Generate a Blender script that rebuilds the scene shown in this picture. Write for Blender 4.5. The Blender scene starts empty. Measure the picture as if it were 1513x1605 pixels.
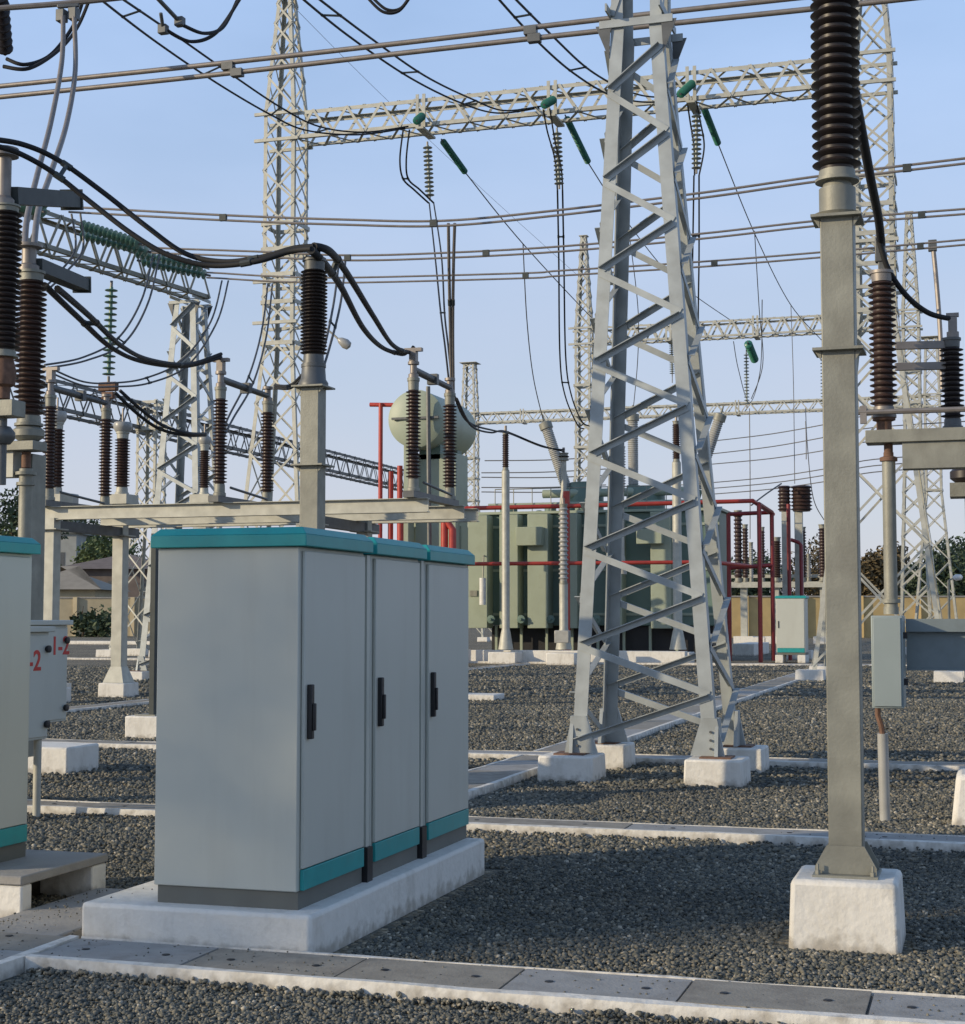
import bpy, math, random
import numpy as np
from mathutils import Vector as V, Matrix
random.seed(7)
R = math.radians
S = bpy.context.scene
COL = S.collection
# ---------------------------------------------------------------- camera, sky, sun, exposure
F = 2500.0                       # focal length in photo pixels (photo 1513 wide)
YAW = R(17.3); PIT = math.atan((968-802.5)/F); CH = 1.6
cd = bpy.data.cameras.new("camera"); cam = bpy.data.objects.new("camera", cd); COL.objects.link(cam)
cd.sensor_fit = 'HORIZONTAL'; cd.sensor_width = 36; cd.lens = 36*F/1513
cd.clip_start = .1; cd.clip_end = 5000
cam.location = (0, 0, CH); cam.rotation_euler = (math.pi/2+PIT, 0, YAW)
S.camera = cam
SUN_EL = R(17); SUN_DIR = V((math.cos(R(37)), math.sin(R(37)), -math.tan(SUN_EL))).normalized()   # the way light travels
w = bpy.data.worlds.new("World"); S.world = w; w.use_nodes = True
wn = w.node_tree.nodes; wl = w.node_tree.links
bg = wn['Background']; sky = wn.new('ShaderNodeTexSky'); sky.sky_type = 'NISHITA'; sky.sun_disc = False
sky.sun_elevation = SUN_EL
sky.sun_rotation = math.atan2(-SUN_DIR.x, -SUN_DIR.y)
sky.air_density = 1.0; sky.dust_density = 0.6; sky.ozone_density = 3.0
# thin evening haze low in the sky, with faint soft cloud
gc = wn.new('ShaderNodeTexCoord'); sp = wn.new('ShaderNodeSeparateXYZ'); wl.new(gc.outputs['Generated'], sp.inputs[0])
hr = wn.new('ShaderNodeMapRange'); hr.interpolation_type = 'SMOOTHSTEP'; hr.inputs[1].default_value = -.05; hr.inputs[2].default_value = .8; hr.inputs[3].default_value = .95; hr.inputs[4].default_value = .15
wl.new(sp.outputs[2], hr.inputs[0])
mp_ = wn.new('ShaderNodeMapping'); mp_.inputs['Scale'].default_value = (2.2, 2.2, 6); wl.new(gc.outputs['Generated'], mp_.inputs[0])
cn = wn.new('ShaderNodeTexNoise'); cn.inputs['Scale'].default_value = 1.6; cn.inputs['Detail'].default_value = 5; cn.inputs['Roughness'].default_value = .5; wl.new(mp_.outputs[0], cn.inputs['Vector'])
cm = wn.new('ShaderNodeMapRange'); cm.inputs[1].default_value = .38; cm.inputs[2].default_value = .72; cm.inputs[3].default_value = -.08; cm.inputs[4].default_value = .12; wl.new(cn.outputs[0], cm.inputs[0])
ad = wn.new('ShaderNodeMath'); ad.operation = 'ADD'; ad.use_clamp = True; wl.new(hr.outputs[0], ad.inputs[0]); wl.new(cm.outputs[0], ad.inputs[1])
hz = wn.new('ShaderNodeValToRGB'); e_ = hz.color_ramp.elements; e_[0].position = 0; e_[0].color = (.80, .80, .87, 1); e_[1].position = .42; e_[1].color = (.70, .98, 1.5, 1)
q_ = e_.new(.2); q_.color = (.68, .80, 1.04, 1)
wl.new(sp.outputs[2], hz.inputs[0]); hs = wn.new('ShaderNodeMix'); hs.data_type = 'RGBA'; hs.blend_type = 'MULTIPLY'; hs.inputs[0].default_value = 1; wl.new(hz.outputs[0], hs.inputs[6]); hs.inputs[7].default_value = (5, 5, 5, 1)
sm = wn.new('ShaderNodeMix'); sm.data_type = 'RGBA'; wl.new(ad.outputs[0], sm.inputs[0]); wl.new(sky.outputs[0], sm.inputs[6]); wl.new(hs.outputs[2], sm.inputs[7])
wl.new(sm.outputs[2], bg.inputs[0]); bg.inputs[1].default_value = 0.13
sl = bpy.data.lights.new("sun", 'SUN'); so = bpy.data.objects.new("sun", sl); COL.objects.link(so)
sl.energy = 2.95; sl.angle = R(.5); sl.color = (1, .82, .56)
so.rotation_euler = SUN_DIR.to_track_quat('-Z', 'Y').to_euler(); so.location = (-20, -20, 30)
S.view_settings.view_transform = 'Standard'; S.view_settings.look = 'None'; S.view_settings.gamma = 1
S.view_settings.exposure = 0.33
S.render.engine = 'CYCLES'

# ---------------------------------------------------------------- where a sight line meets a plane
def ray(px, py):
    x = (px-756.5)/F; y = (802.5-py)/F
    fy = math.cos(PIT)-y*math.sin(PIT); z = math.sin(PIT)+y*math.cos(PIT)
    c, s = math.cos(YAW), math.sin(YAW)
    return V((x*c-fy*s, x*s+fy*c, z)), fy
CP = V((0, 0, CH))
def W(px, py, D): r, f = ray(px, py); return CP+r*(D/f)
def G(px, py, z=0): r, f = ray(px, py); return CP+r*((z-CH)/r.z)
def PY(px, py, Y): r, f = ray(px, py); return CP+r*(Y/r.y)
def PX(px, py, X): r, f = ray(px, py); return CP+r*(X/r.x)

# ---------------------------------------------------------------- materials
def mat(name, col, rough=.5, metal=0., var=.12, scale=6., bump=0., bscale=40., stain=None, samt=0., coat=0., sscale=2.5, detail=6., streak=1., dirt=None):
    m = bpy.data.materials.new(name); m.use_nodes = True
    nt = m.node_tree; N = nt.nodes; L = nt.links; b = N['Principled BSDF']
    tc = N.new('ShaderNodeTexCoord'); geo = N.new('ShaderNodeNewGeometry')
    no = N.new('ShaderNodeTexNoise'); no.inputs['Scale'].default_value = scale; no.inputs['Detail'].default_value = detail
    L.new(geo.outputs['Position'], no.inputs['Vector'])
    rp = N.new('ShaderNodeMapRange'); rp.inputs[1].default_value = .3; rp.inputs[2].default_value = .7
    rp.inputs[3].default_value = 1-var; rp.inputs[4].default_value = 1+var
    L.new(no.outputs['Fac'], rp.inputs[0])
    mx = N.new('ShaderNodeMix'); mx.data_type = 'RGBA'; mx.blend_type = 'MULTIPLY'; mx.inputs[0].default_value = 1
    mx.inputs[6].default_value = (*col, 1); L.new(rp.outputs[0], mx.inputs[7])
    out = mx.outputs[2]
    if stain:
        n2 = N.new('ShaderNodeTexNoise'); n2.inputs['Scale'].default_value = sscale; n2.inputs['Detail'].default_value = 8; n2.inputs['Roughness'].default_value = .65
        ms = N.new('ShaderNodeMapping'); ms.inputs['Scale'].default_value = (1, 1, streak); L.new(geo.outputs['Position'], ms.inputs[0]); L.new(ms.outputs[0], n2.inputs['Vector'])
        r2 = N.new('ShaderNodeMapRange'); r2.inputs[1].default_value = .5; r2.inputs[2].default_value = .72
        r2.inputs[3].default_value = 0; r2.inputs[4].default_value = samt; L.new(n2.outputs['Fac'], r2.inputs[0])
        m2 = N.new('ShaderNodeMix'); m2.data_type = 'RGBA'; L.new(r2.outputs[0], m2.inputs[0])
        L.new(out, m2.inputs[6]); m2.inputs[7].default_value = (*stain, 1); out = m2.outputs[2]
    if dirt:     # soil splashed up from the ground, uneven with noise
        n4 = N.new('ShaderNodeTexNoise'); n4.inputs['Scale'].default_value = 14; n4.inputs['Detail'].default_value = 6; L.new(geo.outputs['Position'], n4.inputs['Vector'])
        sz = N.new('ShaderNodeSeparateXYZ'); L.new(geo.outputs['Position'], sz.inputs[0])
        a4 = N.new('ShaderNodeMath'); a4.operation = 'MULTIPLY_ADD'; a4.inputs[1].default_value = -.26; a4.inputs[2].default_value = .13; L.new(n4.outputs[0], a4.inputs[0])
        s4 = N.new('ShaderNodeMath'); s4.operation = 'ADD'; L.new(a4.outputs[0], s4.inputs[0]); L.new(sz.outputs[2], s4.inputs[1])
        r4 = N.new('ShaderNodeMapRange'); r4.inputs[1].default_value = .0; r4.inputs[2].default_value = .075; r4.inputs[3].default_value = .7; r4.inputs[4].default_value = 0; L.new(s4.outputs[0], r4.inputs[0])
        m4 = N.new('ShaderNodeMix'); m4.data_type = 'RGBA'; L.new(r4.outputs[0], m4.inputs[0]); L.new(out, m4.inputs[6]); m4.inputs[7].default_value = (*dirt, 1); out = m4.outputs[2]
    L.new(out, b.inputs['Base Color'])
    b.inputs['Roughness'].default_value = rough; b.inputs['Metallic'].default_value = metal
    if coat: b.inputs['Coat Weight'].default_value = coat
    if bump:
        n3 = N.new('ShaderNodeTexNoise'); n3.inputs['Scale'].default_value = bscale; n3.inputs['Detail'].default_value = 4
        L.new(geo.outputs['Position'], n3.inputs['Vector'])
        bp = N.new('ShaderNodeBump'); bp.inputs['Strength'].default_value = bump; bp.inputs['Distance'].default_value = .01
        L.new(n3.outputs['Fac'], bp.inputs['Height']); L.new(bp.outputs[0], b.inputs['Normal'])
    return m
M = {}
M['galv'] = mat('galvanised_steel', (.26, .26, .22), .55, .2, .2, 5, stain=(.17, .165, .14), samt=.6, sscale=5, streak=.4, bump=.15, bscale=60)
M['galvshade'] = mat('shaded_galvanised_steel', (.20, .24, .25), .5, .25, .12, 5, stain=(.15, .17, .17), samt=.5, sscale=4)  # bluish shade on the channel beam, put into the steel colour
M['galvtower'] = mat('silvery_galvanised_steel', (.37, .40, .40), .5, .25, .14, 5, stain=(.29, .30, .28), samt=.5, sscale=4)
M['galvlight'] = mat('pale_galvanised_steel', (.44, .44, .385), .55, .15, .14, 5, stain=(.33, .32, .28), samt=.5, sscale=3)
M['armdark'] = mat('dark_arm_steel', (.045, .055, .055), .6, .2, .15, 8)
M['galvdark'] = mat('dull_steel', (.12, .125, .125), .5, .4, .15, 8)
M['conc'] = mat('painted_concrete', (.72, .70, .645), .85, 0, .04, 12, stain=(.46, .43, .37), samt=.55, sscale=7, streak=.35, dirt=(.30, .27, .22), bump=.5, bscale=30)
M['conc_grey'] = mat('grey_concrete', (.30, .29, .27), .9, 0, .15, 6, stain=(.19, .18, .16), samt=.5, sscale=3, bump=.4, bscale=50)
M['plate'] = mat('steel_plate', (.27, .25, .21), .8, 0, .14, 9, stain=(.15, .13, .11), samt=.7, sscale=6, bump=.3, bscale=70)
M['plate_light'] = mat('pale_steel_plate', (.31, .31, .30), .75, 0, .1, 9, stain=(.2, .185, .165), samt=.65, sscale=6, bump=.3, bscale=70)
M['cab'] = mat('cabinet_paint', (.50, .52, .47), .42, 0, .025, 2, stain=(.41, .41, .36), samt=.3, sscale=5, streak=.12)
M['cabpl'] = mat('cabinet_plinth_paint', (.13, .135, .12), .6, 0, .08, 6)
M['teal'] = mat('teal_paint', (.02, .30, .30), .42, 0, .07, 8, stain=(.09, .22, .20), samt=.25, sscale=9)
M['black'] = mat('black_rubber', (.015, .015, .017), .5, 0, .1, 9)
M['porc'] = mat('brown_porcelain', (.05, .03, .026), .42, 0, .15, 6)
M['porcb'] = mat('dark_porcelain', (.024, .018, .018), .42, 0, .15, 6)
M['porcg'] = mat('grey_porcelain', (.36, .36, .34), .35, 0, .1, 6)
M['green'] = mat('green_glass', (.03, .17, .12), .35, 0, .15, 9)
M['greeng'] = mat('pale_green_glass', (.12, .22, .17), .3, 0, .2, 9)
M['greend'] = mat('white_glass', (.25, .28, .25), .3, 0, .15, 9)
M['cable'] = mat('black_cable', (.012, .013, .015), .75, 0, .1, 9)
M['alu'] = mat('weathered_aluminium', (.26, .235, .215), .5, .45, .12, 9)
M['wire'] = mat('weathered_wire', (.12, .12, .12), .5, .4, .1, 9)
M['trafo'] = mat('grey_green_paint', (.34, .39, .30), .5, 0, .07, 1, stain=(.18, .2, .14), samt=.4, sscale=1)
M['traforad'] = mat('radiator_paint', (.13, .20, .17), .5, 0, .1, 1)
M['red'] = mat('red_pipe_paint', (.42, .05, .035), .4, 0, .12, 4)
M['maroon'] = mat('maroon_pipe_paint', (.22, .022, .025), .4, 0, .12, 4)
M['rust'] = mat('rusty_iron', (.16, .09, .06), .8, .1, .3, 20)
M['redpaint'] = mat('red_lettering', (.55, .05, .04), .6)
M['wallb'] = mat('beige_render', (.42, .36, .24), .9, 0, .1, 1, stain=(.3, .26, .18), samt=.5, sscale=.6)
M['wally'] = mat('yellow_render', (.50, .37, .17), .9, 0, .12, 1)
M['roof'] = mat('brown_roof', (.17, .14, .125), .85, 0, .15, 1)
M['roofg'] = mat('tan_roof', (.28, .25, .20), .85, 0, .12, 1)
M['grey'] = mat('grey_render', (.33, .34, .32), .85, 0, .1, 1)
M['boxshade'] = mat('shaded_box_paint', (.27, .32, .32), .5, 0, .05, 3)  # drive box in shade: the bluish darkening is put into this colour
M['lampw'] = mat('lamp_glass', (.7, .7, .68), .3)
M['bark'] = mat('bark', (.1, .075, .05), .9, 0, .2, 5)
def leafmat(name, c):
    m = bpy.data.materials.new(name); m.use_nodes = True; nt = m.node_tree; b = nt.nodes['Principled BSDF']
    g = nt.nodes.new('ShaderNodeNewGeometry'); cr = nt.nodes.new('ShaderNodeValToRGB')
    cr.color_ramp.elements[0].color = (c[0]*.55, c[1]*.55, c[2]*.5, 1); cr.color_ramp.elements[1].color = (c[0]*1.5, c[1]*1.4, c[2]*1.3, 1)
    nt.links.new(g.outputs['Random Per Island'], cr.inputs[0]); nt.links.new(cr.outputs[0], b.inputs['Base Color'])
    b.inputs['Roughness'].default_value = .7
    return m
M['leaf'] = leafmat('green_leaves', (.09, .125, .045)); M['leafd'] = leafmat('dark_leaves', (.05, .075, .036)); M['leafb'] = leafmat('brownish_leaves', (.11, .085, .04))

def gravel_material(island):
    m = bpy.data.materials.new('gravel_stone' if island else 'gravel'); m.use_nodes = True
    nt = m.node_tree; N = nt.nodes; L = nt.links; b = N['Principled BSDF']; b.inputs['Roughness'].default_value = .85
    geo = N.new('ShaderNodeNewGeometry'); cr = N.new('ShaderNodeValToRGB'); e = cr.color_ramp.elements
    cols = [(0, (.055, .064, .066)), (.4, (.092, .097, .088)), (.75, (.15, .142, .116)), (.95, (.21, .20, .165)), (1, (.38, .36, .31))]
    if not island: cols = [(p, (c[0]*1.38, c[1]*1.25, c[2]*1.05)) for p, c in cols]  # flat ground brightened and warmed to stand in for sunlit stone facets
    else: cols = [(p, (c[0]*1.16, c[1]*1.12, c[2]*1.05)) for p, c in cols]
    e[0].position = 0; e[0].color = (*cols[0][1], 1); e[1].position = 1; e[1].color = (*cols[4][1], 1)
    for p, c in cols[1:4]: q = e.new(p); q.color = (*c, 1)
    if island:
        L.new(geo.outputs['Random Per Island'], cr.inputs[0]); out = cr.outputs[0]
    else:
        vo = N.new('ShaderNodeTexVoronoi'); vo.inputs['Scale'].default_value = 26; L.new(geo.outputs['Position'], vo.inputs['Vector'])
        sx = N.new('ShaderNodeSeparateColor'); L.new(vo.outputs['Color'], sx.inputs[0]); L.new(sx.outputs[0], cr.inputs[0]); out = cr.outputs[0]
        mp = N.new('ShaderNodeMath'); mp.operation = 'MULTIPLY'; mp.inputs[1].default_value = -1; L.new(vo.outputs['Distance'], mp.inputs[0])
        bp = N.new('ShaderNodeBump'); bp.inputs['Strength'].default_value = 1; bp.inputs['Distance'].default_value = .05
        L.new(mp.outputs[0], bp.inputs['Height']); L.new(bp.outputs[0], b.inputs['Normal'])
    no = N.new('ShaderNodeTexNoise'); no.inputs['Scale'].default_value = .5; no.inputs['Detail'].default_value = 5; L.new(geo.outputs['Position'], no.inputs['Vector'])
    mr = N.new('ShaderNodeMapRange'); mr.inputs[1].default_value = .3; mr.inputs[2].default_value = .7; mr.inputs[3].default_value = .75; mr.inputs[4].default_value = 1.25; L.new(no.outputs[0], mr.inputs[0])
    mx = N.new('ShaderNodeMix'); mx.data_type = 'RGBA'; mx.blend_type = 'MULTIPLY'; mx.inputs[0].default_value = 1
    L.new(out, mx.inputs[6]); L.new(mr.outputs[0], mx.inputs[7]); L.new(mx.outputs[2], b.inputs['Base Color'])
    return m
M['gravel'] = gravel_material(False); M['stone'] = gravel_material(True)

# ---------------------------------------------------------------- mesh builder
class MB:
    def __init__(s): s.v = []; s.f = []
    def add(s, vs, fs):
        n = len(s.v); s.v += [tuple(v) for v in vs]; s.f += [tuple(i+n for i in f) for f in fs]; return s
    def box(s, x0, x1, y0, y1, z0, z1):
        vs = [(x, y, z) for z in (z0, z1) for y in (y0, y1) for x in (x0, x1)]
        return s.add(vs, [(0, 2, 3, 1), (4, 5, 7, 6), (0, 1, 5, 4), (2, 6, 7, 3), (0, 4, 6, 2), (1, 3, 7, 5)])
    def cbox(s, c, sx, sy, sz): return s.box(c[0]-sx/2, c[0]+sx/2, c[1]-sy/2, c[1]+sy/2, c[2]-sz/2, c[2]+sz/2)
    def frus(s, c, a, b, z0, z1):        # a, b: (sx, sy) at z0 and z1
        vs = [(c[0]+i*q[0]/2, c[1]+j*q[1]/2, z) for q, z in ((a, z0), (b, z1)) for j in (-1, 1) for i in (-1, 1)]
        return s.add(vs, [(0, 2, 3, 1), (4, 5, 7, 6), (0, 1, 5, 4), (2, 6, 7, 3), (0, 4, 6, 2), (1, 3, 7, 5)])
    def bar(s, a, b, w, h, up=(0, 0, 1)):
        a = V(a); b = V(b); d = (b-a).normalized(); up = V(up)
        if abs(d.dot(up)) > .99: up = V((0, 1, 0))
        x = d.cross(up).normalized(); y = x.cross(d).normalized()
        vs = [p+x*(i*w/2)+y*(j*h/2) for p in (a, b) for j in (-1, 1) for i in (-1, 1)]
        return s.add(vs, [(0, 1, 3, 2), (4, 6, 7, 5), (0, 4, 5, 1), (2, 3, 7, 6), (0, 2, 6, 4), (1, 5, 7, 3)])
    def angle(s, a, b, n1, n2, w, t):    # L section: legs along n1 and n2 from the line a-b
        a = V(a); b = V(b); n1 = V(n1).normalized(); n2 = V(n2).normalized()
        pr = [V((0, 0, 0)), n1*w, n1*w+n2*t, n1*t+n2*t, n1*t+n2*w, n2*w]
        vs = [p+q for p in (a, b) for q in pr]
        fs = [(i, (i+1) % 6, (i+1) % 6+6, i+6) for i in range(6)]+[(0, 5, 4, 3), (0, 3, 2, 1), (6, 7, 8, 9), (6, 9, 10, 11)]
        return s.add(vs, fs)
    def tube(s, pts, r, n=10, cap=True):
        pts = [V(p) for p in pts]; m = len(pts); rs = r if isinstance(r, (list, tuple)) else [r]*m
        t0 = (pts[1]-pts[0]).normalized(); u = t0.orthogonal().normalized(); vs = []
        for i, p in enumerate(pts):
            t = (pts[min(i+1, m-1)]-pts[max(i-1, 0)]).normalized()
            u = (u-t*u.dot(t)).normalized(); w_ = t.cross(u)
            vs += [p+(u*math.cos(k*2*math.pi/n)+w_*math.sin(k*2*math.pi/n))*rs[i] for k in range(n)]
        fs = [(i*n+k, i*n+(k+1) % n, (i+1)*n+(k+1) % n, (i+1)*n+k) for i in range(m-1) for k in range(n)]
        if cap: fs += [tuple(range(n))[::-1], tuple((m-1)*n+k for k in range(n))]
        return s.add(vs, fs)
    def lathe(s, a, axis, prof, n=20):   # prof: (radius, distance along axis)
        a = V(a); ax = V(axis).normalized(); u = ax.orthogonal().normalized(); w_ = ax.cross(u); vs = []
        for r_, h in prof:
            vs += [a+ax*h+(u*math.cos(k*2*math.pi/n)+w_*math.sin(k*2*math.pi/n))*max(r_, .0005) for k in range(n)]
        m = len(prof)
        fs = [(i*n+k, i*n+(k+1) % n, (i+1)*n+(k+1) % n, (i+1)*n+k) for i in range(m-1) for k in range(n)]
        fs += [tuple(range(n))[::-1], tuple((m-1)*n+k for k in range(n))]
        return s.add(vs, fs)
    def prism(s, poly, d):               # planar polygon swept along vector d
        n = len(poly); d = V(d); vs = [V(p) for p in poly]+[V(p)+d for p in poly]
        return s.add(vs, [tuple(range(n))[::-1], tuple(range(n, 2*n))]+[(i, (i+1) % n, (i+1) % n+n, i+n) for i in range(n)])
    def build(s, name, m, parent=None, bevel=0, smooth=True):
        o0 = V(parent['_o']) if parent is not None else V((0, 0, 0))
        if parent is None:
            a = np.array(s.v); lo = a.min(0); hi = a.max(0); o0 = V(((lo[0]+hi[0])/2, (lo[1]+hi[1])/2, lo[2]))
        me = bpy.data.meshes.new(name); me.from_pydata([tuple(V(v)-o0) for v in s.v], [], s.f); me.materials.append(m)
        if smooth:
            me.polygons.foreach_set('use_smooth', [True]*len(me.polygons)); me.set_sharp_from_angle(angle=R(38))
        o = bpy.data.objects.new(name, me); COL.objects.link(o)
        if parent is not None: o.parent = parent; o['_o'] = tuple(o0)
        else: o.location = o0; o['_o'] = tuple(o0)
        if bevel:
            b = o.modifiers.new('bevel', 'BEVEL'); b.width = bevel; b.segments = 2; b.limit_method = 'ANGLE'
        return o
def tag(o, label=None, cat=None, group=None, kind=None):
    if label: o['label'] = label
    if cat: o['category'] = cat
    if group: o['group'] = group
    if kind: o['kind'] = kind
    return o
def thing(name, loc, label, cat, group=None):
    o = bpy.data.objects.new(name, None); COL.objects.link(o); o.location = loc; o['_o'] = tuple(loc); o.empty_display_size = .2
    return tag(o, label, cat, group)
def children(o): return [c for c in bpy.data.objects if c.parent == o]
def copy_tree(o, parent=None):
    c = o.copy(); COL.objects.link(c); c.parent = parent
    for ch in children(o): copy_tree(ch, c)
    return c

# ---------------------------------------------------------------- setting: gravel, trenches
MB().add([(-1500, -300, 0), (1500, -300, 0), (1500, 2500, 0), (-1500, 2500, 0)], [(0, 1, 2, 3)]).build('ground', M['gravel'])
tag(bpy.data.objects['ground'], kind='structure')
def stones():
    import bmesh
    bm = bmesh.new(); bmesh.ops.create_icosphere(bm, subdivisions=1, radius=1); bv = np.array([v.co[:] for v in bm.verts]); bf = np.array([[v.index for v in f.verts] for f in bm.faces]); bm.free()
    rng = np.random.default_rng(3); P = []; piles = []
    blocked = [(-100, 100, 6.34, 6.86), (-5.0, -4.1, -5, 8.3), (-4.3, -2.9, 6.7, 9.85), (-100, 100, 11.38, 11.85), (-4.98, -4.28, 11.8, 60), (-1, -.35, 7.9, 8.5)]
    def blk(x, y): 
        r = np.zeros(len(x), bool)
        for a, b, c, d in blocked: r |= (x > a) & (x < b) & (y > c) & (y < d)
        return r
    c_, s_ = math.cos(YAW), math.sin(YAW)
    for d0, d1, n, r0 in ((4.6, 7.2, 42000, .0098), (7.2, 10.5, 68000, .0112), (10.5, 15, 60000, .0155), (15, 22, 40000, .021), (22, 32, 60000, .026), (32, 52, 70000, .038)):
        d = np.sqrt(rng.uniform(d0*d0, d1*d1, n)); t = rng.uniform(-.325, .325, n)*d
        x = t*c_-d*s_; y = t*s_+d*c_; k = ~blk(x, y); x = x[k]; y = y[k]
        P.append(np.stack([x, y, rng.uniform(.65, 1.45, len(x))*r0], 1))
    for x0_, x1_, y0_, y1_, m_ in ((-4.1, 1.2, 6.4, 6.85, 420), (-4.85, -4.2, 5.9, 8.1, 300), (-9, 3, 11.45, 11.82, 300), (-4.15, -3.92, 7.0, 9.6, 40)):
        P.append(np.stack([rng.uniform(x0_, x1_, m_), rng.uniform(y0_, y1_, m_)**1, rng.uniform(.35, .8, m_)*.0095], 1)); piles.append((m_, .065 if x0_ != -4.15 else .222))
    for yk, x0_, x1_, m_ in ((6.345, -4.1, 1.5, 2600), (11.405, -9, 3, 3000), (6.875, -2.9, 1.5, 900)):
        x = rng.uniform(x0_, x1_, m_); hmp = .5+.5*np.sin(x*3.1+np.sin(x*7.3)*1.4)*np.sin(x*1.3+1)
        y = yk+rng.uniform(-.03, .015, m_); k = rng.uniform(0, 1, m_) < hmp; x = x[k]; y = y[k]
        P.append(np.stack([x, y, rng.uniform(.6, 1.3, len(x))*.0115], 1)); piles.append((len(x), None))
    lift = np.concatenate([np.zeros(sum(len(q) for q in P[:-7]))]+[rng.uniform(0, .026, q) if z is None else np.full(q, z-.002) for q, z in piles])
    P = np.concatenate(P); n = len(P); nb = len(bv)
    q = rng.normal(size=(n, 4)); q /= np.linalg.norm(q, axis=1)[:, None]; a, b, c, d = q.T
    Rm = np.stack([1-2*(c*c+d*d), 2*(b*c-a*d), 2*(b*d+a*c), 2*(b*c+a*d), 1-2*(b*b+d*d), 2*(c*d-a*b), 2*(b*d-a*c), 2*(c*d+a*b), 1-2*(b*b+c*c)], 1).reshape(n, 3, 3)
    sc = rng.uniform(.5, 1.2, (n, 1, 3))*P[:, 2][:, None, None]
    vv = bv[None]*sc*(1+rng.uniform(-.36, .3, (n, nb, 1))); vv = np.einsum('nij,nkj->nki', Rm, vv)
    vv[:, :, 0] += P[:, 0][:, None]; vv[:, :, 1] += P[:, 1][:, None]; vv[:, :, 2] = vv[:, :, 2]*.8+P[:, 2][:, None]*rng.uniform(.15, .75, (n, 1))+lift[:, None]
    ff = (bf[None]+(np.arange(n)*nb)[:, None, None]).reshape(-1, 3)
    me = bpy.data.meshes.new('gravel_stones'); me.vertices.add(n*nb); me.vertices.foreach_set('co', vv.reshape(-1).astype(np.float32))
    nf = len(ff); me.loops.add(nf*3); me.loops.foreach_set('vertex_index', ff.reshape(-1).astype(np.int32))
    me.polygons.add(nf); me.polygons.foreach_set('loop_start', np.arange(0, nf*3, 3, dtype=np.int32)); me.polygons.foreach_set('loop_total', np.full(nf, 3, dtype=np.int32))
    me.update(calc_edges=True); me.materials.append(M['stone'])
    o = bpy.data.objects.new('gravel_stones', me); COL.objects.link(o)
    tag(o, 'loose grey and brown crushed stones covering the yard in the foreground', 'gravel', kind='stuff')
stones()

tn = [0]
def trench(x0, x1, y0, y1, along, label, z=.07, plates=True, pl=1.2, lip=.07, nmax=14, start=None, both=True, group='cable trenches across the gravel'):
    """painted curbs with a row of steel covers; along='x' or 'y'"""
    t = thing('cable_trench', ((x0+x1)/2, (y0+y1)/2, 0), label, 'cable trench', group)
    k = MB()
    rng = random.Random(int(abs(x0*31+y0*17)))
    def wob(x0, x1, y0, y1):   # a curb with a slightly uneven worn edge
        n = max(2, int(max(x1-x0, y1-y0)/.35)); n = min(n, 120)
        vs = []; 
        for i in range(n+1):
            f = i/n; j = [rng.uniform(-.008, .008) for _ in range(4)]
            if along == 'x':
                x = x0+(x1-x0)*f; vs += [(x, y0+j[0], -.05), (x, y0+.012+j[0], z+j[2]*.6), (x, y1+j[1]*.4, z+j[3]*.6), (x, y1, -.05)]
            else:
                y = y0+(y1-y0)*f; vs += [(x1+j[0], y, -.05), (x1-.012+j[0], y, z+j[2]*.6), (x0+j[1]*.4, y, z+j[3]*.6), (x0, y, -.05)]
        fs = [(4*i+a, 4*i+(a+1) % 4, 4*i+4+(a+1) % 4, 4*i+4+a) for i in range(n) for a in range(4)]
        k.add(vs, fs+[(0, 3, 2, 1), tuple(4*n+a for a in range(4))])
    if along == 'x': wob(x0, x1, y0, y0+lip); wob(x0, x1, y1-lip*.35, y1)
    else: wob(x1-lip, x1, y0, y1); wob(x0, x0+lip*.6, y0, y1)
    k.build('curb', M['conc'], t)
    base = MB()
    if along == 'x': base.box(x0, x1, y0+lip, y1-lip*.35, -.05, z-.02)
    else: base.box(x0+lip*.6, x1-lip, y0, y1, -.05, z-.02)
    base.build('channel_bed', M['galvdark'], t)
    if plates:
        L = (x1-x0) if along == 'x' else (y1-y0); p = (x0 if along == 'x' else y0) if start is None else start
        e = x1 if along == 'x' else y1; i = 0
        while p < e-.05:
            q = min(p+pl, e); 
            if i >= nmax: q = e
            dz = rng.uniform(-.003, .004)
            b = MB()
            if along == 'x': b.box(p+.006, q-.006, y0+lip+.004, y1-lip*.35-.004, z-.018, z-.004+dz)
            else: b.box(x0+lip*.6+.004, x1-lip-.004, p+.006, q-.006, z-.018, z-.004+dz)
            mt = M['plate_light'] if rng.random() < .4 else M['plate']
            o = b.build('cover_plate', mt, t)
            if max(abs(x0), 0) < 200 and (y0 < 8 or (y0 < 12 and along == 'x')):
                for f in (.22, .78):
                    h = MB()
                    if along == 'x': c = (p+(q-p)*f, (y0+y1)/2+.01)
                    else: c = ((x0+x1)/2, p+(q-p)*f)
                    h.lathe((c[0], c[1], z+dz-.0035), (0, 0, 1), [(.02, 0), (.018, .003), (.012, .004)], 10)
                    h.build('lifting_handle', M['black'], o)
            p = q; i += 1
    return t
trench(-4.15, 9, 6.36, 6.86, 'x', 'steel covered cable trench with white curb crossing the bottom foreground', start=-4.15, pl=.74, lip=.06, nmax=30)
trench(-4.86, -4.15, 2.5, 6.86, 'y', 'cable trench running out of the bottom left corner of the photo', pl=1.0)
trench(-22, 14, 11.42, 11.84, 'x', 'cable trench crossing the yard just behind the three cabinets', pl=1.5, nmax=30)
trench(-26, 22, 17.3, 17.75, 'x', 'cable trench crossing behind the feet of the nearest lattice tower', pl=2, nmax=30)
trench(-4.95, -4.32, 11.84, 17.3, 'y', 'short diagonal cable trench left of the near lattice tower footings', pl=1.2)
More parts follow.
